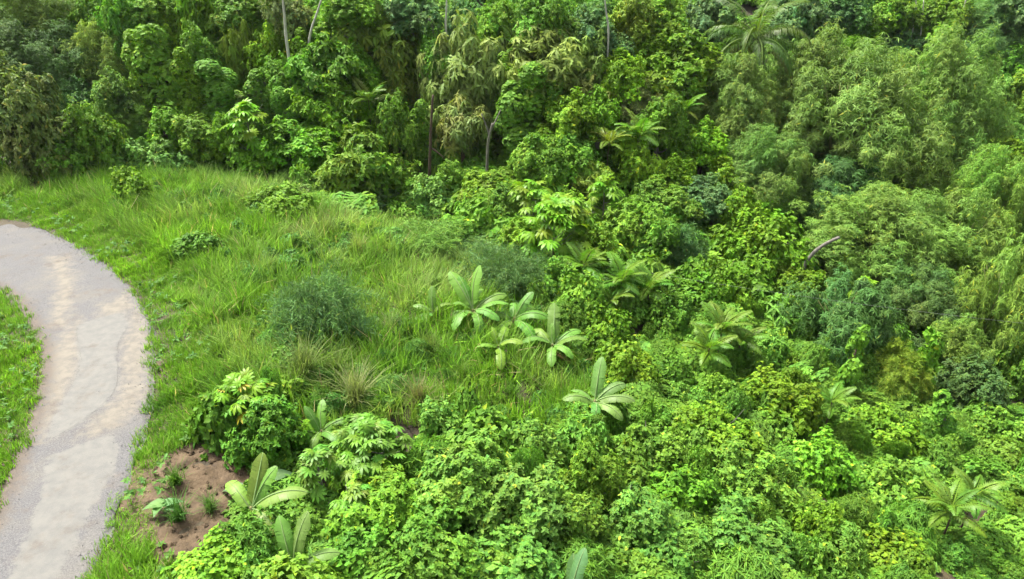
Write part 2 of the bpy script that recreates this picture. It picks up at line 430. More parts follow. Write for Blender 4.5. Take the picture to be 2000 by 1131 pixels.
CR = {}
def reg(kind, entry): CR.setdefault(kind, []).append(entry)
def make_crowns():
    for s in (1, 2, 3):
        reg('broad', crown_blobs('crown_broad', 2.7, 2.5, 52, .25, OVAL, 6, .235, .115, .18, .30, 22, 10 + s, low=-.6, core=.35, shoots=4))
    for s in (1, 2, 3):
        reg('broad', crown_blobs('crown_broad', 1.3, 1.15, 30, .29, OVAL, 6, .132, .066, .20, .28, 62, 20 + s, low=-.5, core=.35))
        reg('vine', crown_blobs('crown_creeper', 1.1, .85, 26, .34, HEART, 4, .100, .088, .30, .30, 105, 75 + s, up=.35, low=-.1, shoots=2))
    for s in (1, 2):
        reg('broad', crown_blobs('crown_broad', .65, .55, 12, .42, OVAL, 6, .15, .08, .25, .22, 46, 25 + s))
        reg('big', crown_blobs('crown_big_leaves', 2.4, 2.0, 32, .29, OVAL, 6, .46, .16, .05, .45, 9, 30 + s))
        reg('big', crown_blobs('crown_big_leaves', 1.2, 1.0, 16, .36, OVAL, 6, .34, .12, .05, .45, 14, 35 + s))
        reg('layer', crown_blobs('crown_tiers', 2.7, 2.3, 30, .32, OVAL, 6, .28, .14, .12, .18, 17, 40 + s, flat=.38, up=.7, shoots=2))
        reg('olive', crown_blobs('crown_drooping', 2.8, 2.6, 40, .25, LOBED, 8, .62, .16, -.02, .70, 6.0, 50 + s, up=.3, hue=.10, yellow=.0, cv=.14))
        reg('olive', crown_blobs('crown_drooping', 1.5, 1.3, 22, .31, LOBED, 8, .50, .13, -.02, .70, 9, 55 + s, up=.3, hue=.10, yellow=.0, cv=.14))
        reg('fuzzy', crown_blobs('crown_feathery', 2.2, 1.9, 34, .32, NARROW, 9, .28, .034, .6, .22, 22, 60 + s, var=.12, cv=.08))
        reg('fuzzy', crown_blobs('crown_feathery', 1.1, 1.0, 24, .34, NARROW, 9, .22, .028, .6, .22, 38, 65 + s, var=.12, cv=.08))
        reg('vine', crown_blobs('crown_creeper', 2.2, 1.4, 36, .30, HEART, 4, .135, .118, .30, .30, 62, 70 + s, up=.35, low=-.1, shoots=2))
        reg('vine', crown_blobs('crown_creeper', .6, .5, 12, .44, HEART, 4, .088, .078, .30, .30, 120, 78 + s, up=.35, low=-.1, shoots=2))
        reg('column', crown_column('vine_curtain', .95, 6.0, 80 + s, HEART, 4, .17, .145, 42))
        reg('column', crown_column('vine_curtain', .45, 2.6, 85 + s, HEART, 4, .16, .13, 44))
        if s == 1: reg('bamboo', crown_blobs('bamboo_foliage', 4.4, 4.0, 75, .20, NARROW, 7, .31, .056, .05, .50, 22, 90 + s, low=-.7, core=.45, shoots=4, up=.35, cv=.09, var=.15, hue=.10, shell=.7))
        reg('bamboo', crown_blobs('bamboo_foliage', 2.3, 2.1, 44, .25, NARROW, 7, .235, .042, .05, .50, 38, 95 + s, low=-.7, core=.40, shoots=4, up=.35, cv=.09, var=.15, hue=.10, shell=.7))
    reg('bamboo', crown_blobs('bamboo_foliage', 7.0, 6.2, 120, .145, NARROW, 6, .36, .060, .05, .50, 13, 93, low=-.7, core=.50, shoots=4, up=.35, cv=.09, var=.15, hue=.10, shell=.7))
    reg('plume', crown_bamboo('feathery_sprays', 1.5, 1.7, 98, 54, .21, .026, 16))
make_crowns()

G = {  # foliage base colours (linear)
    'mid': (.150, .295, .026), 'bright': (0.138, 0.268, 0.016), 'yell': (.165, .320, .018), 'deep': (.120, .255, .026),
    'blue': (.135, .250, .080), 'teal': (.100, .205, .060), 'pale': (0.160, 0.290, 0.050), 'olive': (.180, .280, .030),
    'tan': (.215, .272, .068), 'bamb': (.172, .282, .054), 'bamb_shade': (.088, .175, .042), 'bamby': (.185, .290, .050),  # the dark bamboo green has shade under the overhang put into its colour
    'mint': (.130, .272, .036), 'lime': (0.144, 0.305, 0.020), 'grey': (0.145, 0.200, 0.061), 'fresh': (0.128, 0.265, 0.026),
}
R = random.Random(7)
BARKS = {'g': None}
NAMES = {'broad': 'broadleaf_tree', 'big': 'large_leaved_tree', 'layer': 'tiered_tree', 'olive': 'drooping_leaf_tree', 'fuzzy': 'feathery_shrub', 'plume': 'feathery_shrub',
         'vine': 'creeper_mound', 'column': 'vine_draped_tree', 'bamboo': 'bamboo_clump'}
CATS = {'broad': 'tree', 'big': 'tree', 'layer': 'tree', 'olive': 'tree', 'fuzzy': 'shrub', 'plume': 'shrub', 'vine': 'creeper', 'column': 'tree', 'bamboo': 'bamboo'}

def limb_mesh(name, base, top, r0, rng, limbs=5, spread=1.0, mat=None, bend=.3):
    """tapered trunk with limbs, base at origin"""
    B = Batch(); base = np.array(base, float); top = np.array(top, float)
    mid = (base + top) / 2 + rng.normal(0, bend, 3) * np.array([1, 1, 0])
    pts = bez(base, mid, top, 9); rad = np.linspace(r0, r0 * .45, 9); rad[0] *= 1.35
    tube(B, pts, rad, 8)
    for i in range(limbs):
        f = rng.uniform(.5, .92); s = pts[int(f * 8)]
        a = rng.random() * 6.283; d = np.array([math.cos(a), math.sin(a), rng.uniform(.3, .9)]) * spread * rng.uniform(.6, 1)
        tube(B, bez(s, s + d * np.array([.6, .6, .25]), s + d, 6), np.linspace(r0 * .42, r0 * .1, 6), 6)
    return B.mesh(name, mat or M_BARK_G)

COUNT = {}
def plant(kind, cx, cy, wpx, hpx, colr, hc, label, bark=None, name=None, cat=None, group=None, trunk=True):
    """crown seen around pixel (cx, cy) with that width and height; stands on the ground, crown centre hc metres up"""
    h = hc if hc is not None else 1.0
    for _ in range(4):
        P, D = ground_at(cx, cy, h, avoid=hc is not None and hc > 1.2)
        if hc is None: h = max(.25, .40 * hpx * D / FPX)
    dist = math.hypot(P[0], P[1]); a = math.atan2(CAM[2] - P[2], dist)
    rx = wpx / 2 * D / FPX; hh = hpx / 2 * D / FPX
    ry = rx * .92
    rz = (1.12 if hc is not None and hc > 3 and kind in ('broad', 'big', 'layer') else 1) * math.sqrt(max(hh * hh - (ry * math.sin(a)) ** 2, (.6 * hh) ** 2)) / max(math.cos(a), .5)
    opts = CR[kind]
    best = min(abs(math.log(o[1] / rx)) for o in opts)
    cand = [o for o in opts if abs(math.log(o[1] / rx)) < best + .12]
    me, mx, mz = cand[R.randrange(len(cand))]
    gz = float(terrain(P[0], P[1])) - .08
    nm = name or NAMES[kind]
    if name is None and kind in ('broad', 'big', 'layer', 'olive') and hc is None: nm = 'leafy_shrub'
    ct = cat or (CATS[kind] if not (nm == 'leafy_shrub') else 'shrub')
    t = thing(nm, label, ct, (P[0], P[1], gz), group)
    base = G[colr] if isinstance(colr, str) else colr
    j = [1 + R.uniform(-.05, .05) for _ in range(3)]
    c = tuple(base[i] * j[i] for i in range(3))
    cz = P[2] - gz
    tilt = (R.uniform(-.08, .08), R.uniform(-.08, .08), R.random() * 6.283)
    o = obj({'bamboo': 'foliage', 'column': 'vine_curtain', 'vine': 'leaf_cover'}.get(kind, 'crown'), me, t, (0, 0, cz), tilt, (rx / mx, ry / mx, rz / mz), c)
    o['kind'] = 'stuff'
    rng = np.random.default_rng(R.randrange(10 ** 6))
    if kind == 'bamboo':
        hgt = cz + rz * .7
        B = Batch(); tube(B, [(0, 0, 0), (.05, 0, .35), (.16, 0, .7), (.34, 0, .95)], [.012, .011, .008, .003], 6)
        key = 'bamboo_culm_mesh'
        cm = bpy.data.meshes.get(key) or B.mesh(key, M_CULM)
        for i in range(9):
            k = obj('culm', cm, t, (R.uniform(-.4, .4), R.uniform(-.4, .4), 0), (0, 0, R.random() * 6.283), (rx * 1.4, rx * 1.4, hgt))
    elif kind != 'vine' or trunk:
        r0 = max(.02, min(.22, .035 * (cz + rz)))
        top = (R.uniform(-.15, .15) * rx, R.uniform(-.15, .15) * rx, max(cz + rz * .25, .15))
        if kind == 'column': top = (0, 0, cz + rz * .45)
        tm = limb_mesh('trunk', (0, 0, -.1), top, r0, rng, 5 if kind != 'column' else 3, rx * .75, bark or [M_BARK_G, M_BARK_B][R.randrange(2)], bend=.12 * rx)
        obj('trunk' if hc is not None else 'stem', tm, t)
    COUNT[kind] = COUNT.get(kind, 0) + 1
    return t

# ================================================================== THE SETTING
def world_poly(pts): return [tuple(ground_at(px, py)[0][:2]) for px, py in pts]

# ground: fine near the camera, coarse out to the horizon
def axis(a, b, step, far):
    m = list(np.arange(a, b + step / 2, step)); out = []
    s = step; v = a
    while v > -far: s *= 1.5; v -= s; out.insert(0, v)
    s = step; v = b; o2 = []
    while v < far: s *= 1.5; v += s; o2.append(v)
    return np.array(out + m + o2)
gx = axis(-34, 40, .5, 900); gy = axis(6, 96, .5, 900)
XX, YY = np.meshgrid(gx, gy)
ZZ = terrain(XX, YY) - .03
nx, ny = len(gx), len(gy)
I = np.arange(nx * ny).reshape(ny, nx)
F = np.stack([I[:-1, :-1], I[:-1, 1:], I[1:, 1:], I[1:, :-1]], -1).reshape(-1, 4)
g = obj('ground', build_mesh('ground', np.stack([XX, YY, ZZ], -1).reshape(-1, 3), [F], M_SOIL)); g['kind'] = 'structure'

# ------------------------------------------------------------------ road
RIGHT = [(-420, 402), (-200, 405), (0, 421), (60, 433), (130, 462), (200, 502), (250, 547), (283, 592), (300, 640), (305, 700), (300, 780), (285, 850), (260, 920), (235, 990), (205, 1060), (172, 1131), (130, 1230), (80, 1360), (40, 1460)]
LEFT = [(-420, 520), (-200, 535), (0, 577), (22, 595), (42, 622), (58, 650), (70, 680), (76, 705), (75, 735), (68, 765), (55, 805), (40, 850), (25, 890), (0, 955), (-35, 1035), (-75, 1131), (-130, 1240), (-190, 1360), (-240, 1460)]
def dense(poly, n):
    p = np.array(poly, float); s = np.concatenate([[0], np.cumsum(np.linalg.norm(np.diff(p, axis=0), axis=1))])
    q = np.linspace(0, s[-1], n)
    out = np.stack([np.interp(q, s, p[:, i]) for i in range(2)], 1)
    for _ in range(6): out[1:-1] = (out[:-2] + 2 * out[1:-1] + out[2:]) / 4
    return out
def flat_pt(px, py):
    d = ray(px, py); t = -CAM[2] / d[2]; return (CAM + t * d)[:2]
rw = dense([flat_pt(*p) for p in RIGHT], 130); lw = dense([flat_pt(*p) for p in LEFT], 130)
rng = np.random.default_rng(3)
def road_z(x, y): return .02 + .012 * wob(x, y, 1.1, 2.0)
SLABS = [[(150, 640), (185, 625), (240, 612), (250, 640), (232, 670), (228, 705), (233, 740), (222, 772), (195, 800), (160, 828), (120, 850), (92, 862), (105, 820), (128, 780), (150, 740), (158, 700), (150, 670)],
         [(95, 895), (150, 872), (215, 852), (232, 872), (225, 920), (190, 980), (150, 1050), (105, 1140), (60, 1230), (-10, 1230), (20, 1131), (60, 1030), (85, 960)]]
SCREED = [[(255, 585), (288, 630), (296, 700), (290, 770), (262, 815), (215, 845), (150, 868), (196, 806), (226, 776), (238, 740), (232, 706), (237, 672), (254, 640)],
          [(88, 700), (135, 640), (160, 620), (165, 690), (148, 740), (120, 790), (98, 840), (78, 870), (84, 800), (92, 745)], [(95, 505), (135, 500), (150, 560), (130, 640), (95, 640), (110, 560)],
          [(195, 600), (255, 570), (270, 600), (235, 615), (190, 630)]]
def poly_soft(X, Y, px_polys, soft):
    """1 well inside the outlines, 0.5 on them, 0 outside"""
    out = np.zeros(len(X))
    for pp in px_polys:
        w = dense([flat_pt(*p) for p in pp + pp[:1]], 160)
        d = np.min(np.hypot(X[:, None] - w[None, :, 0], Y[:, None] - w[None, :, 1]), axis=1)
        d = np.where(inpoly(X, Y, w), d, -d); out = np.maximum(out, np.clip(.5 + d / soft / 2, 0, 1))
    return out
NL = 420; K = 64
rw4 = dense(rw, NL); lw4 = dense(lw, NL); f = np.linspace(0, 1, K + 1)
W2 = lw4[:, None] * (1 - f)[None, :, None] + rw4[:, None] * f[None, :, None]
dd = nrm(rw4 - lw4); si = np.arange(NL)
for j in (0, K): W2[:, j] += dd * (rng.normal(0, .012, NL) + .08 * np.sin(si * .23) * np.cos(si * .11) + .04 * np.sin(si * .41))[:, None]
X, Y = W2[..., 0].ravel(), W2[..., 1].ravel(); ff = np.tile(f, NL); ss = np.repeat(si / (NL - 1), K + 1)
slab = poly_soft(X, Y, SLABS, .32); scr = poly_soft(X, Y, SCREED, .55)
Z = road_z(X, Y) + .03 * np.sin(math.pi * ff) + .006 * sstep(.2, .8, slab) - .06 * (1 - sstep(0, .06, np.minimum(ff, 1 - ff)))
mud = np.clip(1 - ff / .26, 0, 1) * np.where(ss > .3, .95, .7) + np.clip((ff - .94) / .06, 0, 1) * .3
I = np.arange(NL * (K + 1)).reshape(NL, K + 1)
F = np.stack([I[:-1, :-1], I[:-1, 1:], I[1:, 1:], I[1:, :-1]], -1).reshape(-1, 4)
road = obj('road', build_mesh('road', np.stack([X, Y, Z], 1), [F], M_ROAD, np.stack([scr, mud, slab], 1), attr='Worn')); road['kind'] = 'structure'

def crack(pts, wd, seed):
    w = np.array([flat_pt(*p) for p in pts]); r = np.random.default_rng(seed)
    q = dense(w, 40); q[:] += r.normal(0, .025, q.shape)
    t = nrm(np.gradient(q, axis=0)); n = np.stack([-t[:, 1], t[:, 0]], 1) * (wd * r.uniform(.4, 1.3, (40, 1)))
    L = np.concatenate([q - n, q + n]); z = road_z(L[:, 0], L[:, 1]) + .03 + .016
    F = [(i, i + 1, 41 + i, 40 + i) for i in range(39)]
    obj('crack', build_mesh('crack', np.column_stack([L, z]), [np.array(F)], M_CRACK), road)
crack([(250, 640), (232, 670), (228, 705), (233, 740), (222, 772), (195, 800), (160, 828), (120, 850)], .004, 1)
crack([(150, 640), (152, 668), (160, 702), (150, 740)], .004, 2)
crack([(240, 545), (252, 575), (248, 610)], .004, 3)

# loose gravel on the road: countless
B = Batch(); r = np.random.default_rng(11)
ico = np.array([[0, 0, .6], [.5, 0, .1], [.1, .5, .1], [-.45, .15, .1], [-.2, -.5, .1], [.35, -.4, .1]])
icf = [np.array([[0, 1, 2], [0, 2, 3], [0, 3, 4], [0, 4, 5], [0, 5, 1]])]
n = 5200
ii = r.integers(0, 129, n); top = r.random(n) < .55; ii[top] = r.integers(8, 66, top.sum())
ff = np.where(r.random(n) < .5, 1 - np.abs(r.normal(0, .07, n)), r.random(n)); ff = np.clip(ff, .02, 1.01)
p = lw[ii] * (1 - ff[:, None]) + rw[ii] * ff[:, None] + r.normal(0, .05, (n, 2))
pos = np.column_stack([p, road_z(p[:, 0], p[:, 1]) + .02])
a = r.random(n) * 6.28
sz = r.uniform(.012, .04, n) * np.where(r.random(n) < .03, 1.8, 1)
B.inst((ico, icf), pos, np.column_stack([np.cos(a), np.sin(a), 0 * a]), np.tile([0, 0, 1.], (n, 1)), sz, sz, np.ones((n, 3)))
gv = obj('gravel', B.mesh('gravel', M_STONE, False)); gv['kind'] = 'stuff'; gv['label'] = 'loose pale gravel strewn over the road'; gv['category'] = 'gravel'

# ------------------------------------------------------------------ grass
PG = world_poly([(-300, 340), (-150, 345), (0, 352), (100, 345), (210, 352), (300, 352), (420, 362), (560, 372), (650, 425), (760, 445), (880, 455), (1000, 490), (1010, 560), (1080, 640),
                 (1150, 720), (1180, 800), (1090, 850), (900, 850), (800, 830), (650, 870), (560, 850), (480, 800), (430, 840), (385, 862), (330, 905), (345, 960), (310, 1010), (335, 1060), (340, 1131), (330, 1260), (330, 1420)])
PG = PG + [tuple(q) for q in rw[::-1] + 0.02]
ISL = [tuple(q) for q in lw[20:]] + [(-24, 8), (-34, 10), (-34, 26), tuple(lw[10])]
BARE = world_poly([(395, 862), (345, 885), (285, 930), (285, 975), (345, 1000), (300, 1040), (305, 1110), (350, 1100), (380, 1065), (440, 1040), (455, 985), (475, 930), (440, 890)])
VERGE_BARE = world_poly([(300, 590), (345, 590), (380, 620), (375, 660), (335, 680), (318, 740), (308, 800), (300, 760), (308, 690), (303, 630)])
bx, by = np.meshgrid(np.arange(-17, -5, .12), np.arange(9, 23, .12)); bx, by = bx.ravel(), by.ravel()
wb = np.array(BARE); dB = np.min(np.hypot(bx[:, None] - dense(list(BARE) + [BARE[0]], 120)[None, :, 0], by[:, None] - dense(list(BARE) + [BARE[0]], 120)[None, :, 1]), axis=1)
dB = np.where(inpoly(bx, by, BARE), dB, -dB)
nbx = len(np.arange(-17, -5, .12)); nby = len(np.arange(9, 23, .12)); Ib = np.arange(nbx * nby).reshape(nby, nbx)
Fb = np.stack([Ib[:-1, :-1], Ib[:-1, 1:], Ib[1:, 1:], Ib[1:, :-1]], -1).reshape(-1, 4); Fb = Fb[(dB[Fb] > -.9).all(1)]
use, inv = np.unique(Fb, return_inverse=True)
zb = terrain(bx, by) + .03 * sstep(-.8, .0, dB) * 1.5 - .06 * (1 - sstep(-.9, -.5, dB)) + .06 * sstep(-.3, .4, dB) * wob(bx, by, 3.1, 1) + .045 * sstep(-.3, .4, dB) * wob(bx, by, 7.0, 2)
eb = obj('earth_bank', build_mesh('earth_bank', np.stack([bx, by, zb], 1)[use], [inv.reshape(-1, 4)], M_EARTH)); eb['kind'] = 'structure'; eb['label'] = 'bare brown earth bank between road verge and taro'
rc = np.random.default_rng(77); nc_ = 900; cx_ = rc.uniform(-13, -6, nc_); cy_ = rc.uniform(10, 18, nc_); mc = inpoly(cx_, cy_, BARE); cx_, cy_ = cx_[mc], cy_[mc]
clod = (np.array([[0, 0, .6], [.5, 0, .1], [.1, .5, .1], [-.45, .15, .1], [-.2, -.5, .1], [.35, -.4, .1]]), [np.array([[0, 1, 2], [0, 2, 3], [0, 3, 4], [0, 4, 5], [0, 5, 1]])])
Bc = Batch(); sc_ = rc.uniform(.04, .16, len(cx_)) * np.where(rc.random(len(cx_)) < .15, 1.7, 1); an = rc.random(len(cx_)) * 6.28
Bc.inst(clod, np.column_stack([cx_, cy_, terrain(cx_, cy_) + .03]), np.column_stack([np.cos(an), np.sin(an), rc.normal(0, .2, len(an))]), np.tile([0, 0, 1.], (len(an), 1)), sc_, sc_ * 1.2, np.ones((len(an), 3)))
oc = obj('soil_clods', Bc.mesh('soil_clods', M_EARTH, False)); oc['kind'] = 'stuff'; oc['label'] = 'crumbled clods of soil on the bare earth bank'; oc['category'] = 'soil'
def dist_road(P):
    d = np.full(len(P), 1e9)
    for e in (rw[::2], lw[::2]):
        d = np.minimum(d, np.min(np.linalg.norm(P[:, None] - e[None], axis=2), axis=1))
    return d
def in_road(X, Y): return inpoly(X, Y, np.concatenate([lw, rw[::-1]]))
r = np.random.default_rng(21)
N = 66000
X = r.uniform(-34, 8, N); Y = r.uniform(8, 45, N)
shrunk = np.concatenate([lw * .955 + rw * .045, (rw * .955 + lw * .045)[::-1]])
m = (inpoly(X, Y, PG) | inpoly(X, Y, ISL)) & ~inpoly(X, Y, shrunk)
X, Y = X[m], Y[m]
bare = inpoly(X, Y, BARE); vb = inpoly(X, Y, VERGE_BARE)
keep = ~(bare & (r.random(len(X)) < .80 + .3 * wob(X, Y, 1.6, 2))) & ~(vb & (r.random(len(X)) < .55))
# thin ragged verge
X, Y = X[keep], Y[keep]
dr = dist_road(np.stack([X, Y], 1))
keep = r.random(len(X)) < (sstep(-.25, .2, dr + .12 * wob(X, Y, 2.0)) * .9 + .1) * (1 - .52 * sstep(2, 5, dr))
X, Y, dr = X[keep], Y[keep], dr[keep]
XV = r.uniform(-34, -6, 60000); YV = r.uniform(8, 45, 60000)
mv = (inpoly(XV, YV, PG) | inpoly(XV, YV, ISL) | in_road(XV, YV)) & (~inpoly(XV, YV, shrunk) | ((wob(XV, YV, 1.9, 6) > .45) & ~inpoly(XV, YV, np.concatenate([lw * .90 + rw * .10, (rw * .90 + lw * .10)[::-1]])))) & ~inpoly(XV, YV, BARE); XV, YV = XV[mv], YV[mv]
dv = dist_road(np.stack([XV, YV], 1)); kv = (dv < 2.2) & (r.random(len(XV)) < 1 - .7 * inpoly(XV, YV, VERGE_BARE)); X = np.concatenate([X, XV[kv]]); Y = np.concatenate([Y, YV[kv]]); dr = np.concatenate([dr, dv[kv]])
print('grass tufts', len(X))
B = Batch()
flow = 2.2 * wob(X, Y, .23, 1.0) - .9
hgt = (.18 + .42 * sstep(.5, 3.5, dr)) * (1 + .30 * wob(X, Y, .7, 4) + .38 * wob(X, Y, 1.9, 8)) * r.uniform(.75, 1.3, len(X))
hgt = np.clip(hgt * np.where(dr > 2, 1.2, 1), .10, 1.1)
dry = np.clip(.18 + .34 * wob(X, Y, .33, 7) + .18 * wob(X, Y, 1.1, 5), 0, 1) * sstep(.4, 4, dr)
for gpx, gpy, gr_, ga in ((640, 470, 3.2, .55), (690, 780, 1.6, .5), (600, 520, 2.0, .3), (1000, 800, 1.6, .25)):
    gp = ground_at(gpx, gpy)[0]; dry = np.clip(dry + ga * np.exp(-((X - gp[0]) ** 2 + (Y - gp[1]) ** 2) / gr_ ** 2) * (.6 + .5 * wob(X, Y, 1.4, 3)), 0, 1)
deep = np.clip(.30 * wob(X, Y, .55, 9) + .30 * wob(X, Y, 1.5, 2.5), 0, .85)
nb = 8
for v, bend in enumerate((.25, .6, 1.0)):
    s = np.arange(len(X)) % 3 == v
    n = s.sum(); k = nb
    base = np.stack([X[s], Y[s], terrain(X[s], Y[s]) - .04], 1)
    P = np.repeat(base, k, 0); P[:, :2] += r.normal(0, .07, (n * k, 2))
    az = np.repeat(flow[s] + r.normal(0, .45, n), k) + r.normal(0, .7, n * k)
    lean = np.repeat(.35 + .4 * sstep(.15, .5, hgt[s]), k) * r.uniform(.3, 1.3, n * k)
    y = np.stack([np.cos(az) * lean, np.sin(az) * lean, np.ones(n * k)], 1)
    z = np.stack([-np.cos(az), -np.sin(az), lean], 1) + r.normal(0, .3, (n * k, 3))
    z = -z; z[:, 2] = np.abs(z[:, 2])
    L = np.repeat(hgt[s], k) * r.uniform(.7, 1.5, n * k)
    dd = np.clip(np.repeat(dry[s], k) + r.normal(0, .10, n * k), 0, 1)[:, None]
    dp = np.repeat(deep[s], k)[:, None]
    c = np.array([.158, .318, .028]) * (1 - dd) + np.array([.33, .41, .14]) * dd
    c = c * (1 - dp) + np.array([.085, .20, .03]) * dp
    straw = r.random(n * k) < .035
    c[straw] = np.array([.38, .32, .16])
    c = c * np.exp(r.normal(0, .15, (n * k, 1))) * np.repeat(np.exp(r.normal(0, .16, (n, 1))) * np.array([1, 1, 1]) + r.normal(0, .05, (n, 1)) * np.array([1, 0, 0]), k, 0)
    z2 = z
    B.inst(blade_s(bend), P, y, z2, L, r.uniform(.016, .042, n * k) * np.repeat(.65 + .75 * sstep(.15, .5, hgt[s]), k), c)
gr = obj('grass', B.mesh('grass', M_GRASS)); gr['kind'] = 'stuff'; gr['label'] = 'long bright green grass on the slope beside the road'; gr['category'] = 'grass'

# low broad-leaved weeds among the grass and on the verge
X = r.uniform(-34, 8, 9000); Y = r.uniform(8, 44, 9000)
m = (inpoly(X, Y, PG) | inpoly(X, Y, ISL)) & ~in_road(X, Y) & (wob(X, Y, .8, 3) > .15)
X, Y = X[m], Y[m]; B = Batch()
P = np.stack([X, Y, terrain(X, Y) + r.uniform(.08, .38, len(X))], 1)
rosettes(B, OVAL, P, np.tile([0, 0, 1.], (len(P), 1)) + r.normal(0, .25, P.shape), 7, .15, .075, .3, .15, r)
o = obj('weeds', B.mesh('weeds', M_LEAF), color=(.085, .19, .035)); o['kind'] = 'stuff'; o['label'] = 'low leafy weeds growing through the grass'; o['category'] = 'weeds'

# ------------------------------------------------------------------ carpets of creepers (nobody could count them): domes of leaves
def dome_mesh(seed, T, L, W, k, dens, R0=1.0, H0=.95, low=.0, hang=.28):
    """one hummock of leaves, base at z = 0"""
    r = np.random.default_rng(seed); B = Batch()
    subs = [(np.zeros(3), R0)]
    for i in range(11):
        a = r.random() * 6.283; rr = r.uniform(.35, 1.15) * R0
        subs.append((np.array([math.cos(a) * rr, math.sin(a) * rr, H0 * max(.05, 1 - (rr / R0) ** 2) * r.uniform(.35, 1.05)]), R0 * r.uniform(.22, .42)))
    for c, rad in subs:
        n = int(dens * 2 * math.pi * rad * rad * .9)
        d = sphere_dirs(r, n, .5); d[:, 2] = np.abs(d[:, 2])
        P = c + d * np.array([rad, rad, rad * H0 / R0]) * r.uniform(.78, 1.06, (n, 1))
        A = nrm(d + np.array([0, 0, .5]) + r.normal(0, .25, (n, 3)))
        u = r.normal(0, 1)
        cl = np.ones((n, 3)) * (1 + .08 * r.normal()) * np.array([1 + .06 * u, 1 + .02 * u, 1 - .08 * u])
        rosettes(B, T, P, A, k, L, W, .25, hang, r, cl, .16, .13, .02)
    return B.mesh('hummock', M_LEAF)

def carpet(name, label, pts, sc_xy, sc_z, variants, seed, color):
    """ground cover nobody could count: hummocks instanced on points"""
    r = np.random.default_rng(seed); n = len(pts)
    me = bpy.data.meshes.new(name); me.vertices.add(n)
    co = np.column_stack([pts, terrain(pts[:, 0], pts[:, 1]) - .12]); me.vertices.foreach_set('co', co.astype(np.float32).ravel())
    for nm, ty, val in (('hs', 'FLOAT_VECTOR', np.column_stack([sc_xy, sc_xy * r.uniform(.55, 1.5, n), sc_z])), ('hr', 'FLOAT_VECTOR', np.column_stack([r.normal(0, .28, n), r.normal(0, .28, n), r.random(n) * 6.283]))):
        at = me.attributes.new(nm, ty, 'POINT'); at.data.foreach_set('vector', val.astype(np.float32).ravel())
    at = me.attributes.new('hi', 'INT', 'POINT'); at.data.foreach_set('value', r.integers(0, len(variants), n).astype(np.int32))
    me.materials.append(M_LEAF)
    o = obj(name, me, color=color); o['kind'] = 'stuff'; o['label'] = label; o['category'] = 'ground cover'
    ng = bpy.data.node_groups.new(name + '_scatter', 'GeometryNodeTree')
    ng.interface.new_socket('Geometry', in_out='INPUT', socket_type='NodeSocketGeometry'); ng.interface.new_socket('Geometry', in_out='OUTPUT', socket_type='NodeSocketGeometry')
    N = ng.nodes; gi = N.new('NodeGroupInput'); go = N.new('NodeGroupOutput')
    iop = N.new('GeometryNodeInstanceOnPoints'); gti = N.new('GeometryNodeJoinGeometry')
    for v in reversed(variants):
        src = bpy.data.objects.new('hummock_source', v); src.color = (*color, 1)
        oi = N.new('GeometryNodeObjectInfo'); oi.inputs['Object'].default_value = src; oi.inputs['As Instance'].default_value = True
        ng.links.new(oi.outputs['Geometry'], gti.inputs[0])
    def named(nm, ty):
        a = N.new('GeometryNodeInputNamedAttribute'); a.data_type = ty; a.inputs['Name'].default_value = nm; return a.outputs['Attribute']
    ng.links.new(gi.outputs[0], iop.inputs['Points']); ng.links.new(gti.outputs[0], iop.inputs['Instance'])
    iop.inputs['Pick Instance'].default_value = True
    ng.links.new(named('hi', 'INT'), iop.inputs['Instance Index']); ng.links.new(named('hs', 'FLOAT_VECTOR'), iop.inputs['Scale'])
    er = N.new('FunctionNodeEulerToRotation'); ng.links.new(named('hr', 'FLOAT_VECTOR'), er.inputs[0]); ng.links.new(er.outputs[0], iop.inputs['Rotation'])
    ng.links.new(iop.outputs[0], go.inputs[0])
    md = o.modifiers.new('scatter', 'NODES'); md.node_group = ng
    return o
def scatter(x0, x1, y0, y1, n, seed, test):
    r = np.random.default_rng(seed); X = r.uniform(x0, x1, n); Y = r.uniform(y0, y1, n)
    m = test(X, Y); return np.stack([X[m], Y[m]], 1), r
def poly_dist(X, Y, poly):
    w = dense(list(poly) + [poly[0]], 150); d = np.min(np.hypot(X[:, None] - w[None, :, 0], Y[:, None] - w[None, :, 1]), axis=1)
    return np.where(inpoly(X, Y, poly), -d, d)
HOLES = [(ground_at(a, b)[0], c) for a, b, c in ((1520, 615, 1.5), (1550, 640, 1.2), (1985, 890, 1.6), (1960, 770, 1.4), (830, 1120, 1.0), (650, 990, .8), (855, 900, .7), (1420, 960, .7), (1560, 960, .7))]
def off_holes(X, Y):
    m = np.ones(len(X), bool)
    for h_, r_ in HOLES: m &= np.hypot(X - h_[0], Y - h_[1]) > r_
    return m
notgrass = lambda X, Y: off_holes(X, Y) & ~inpoly(X, Y, PG) & ~inpoly(X, Y, ISL) & ~in_road(X, Y) & (poly_dist(X, Y, BARE) > .55)
ts = lambda X, Y: notgrass(X, Y) & (X > np.interp(Y, [6, 8, 11.4, 14, 17, 19], [-4.6, -5.9, -7.4, -8.0, -9.2, -10.5])) & (np.abs(X) < .80 * np.hypot(Y, 14 - terrain(X, Y)) + 2)
pts, r = scatter(-12, 28, 6, 36, 1500, 31, ts)
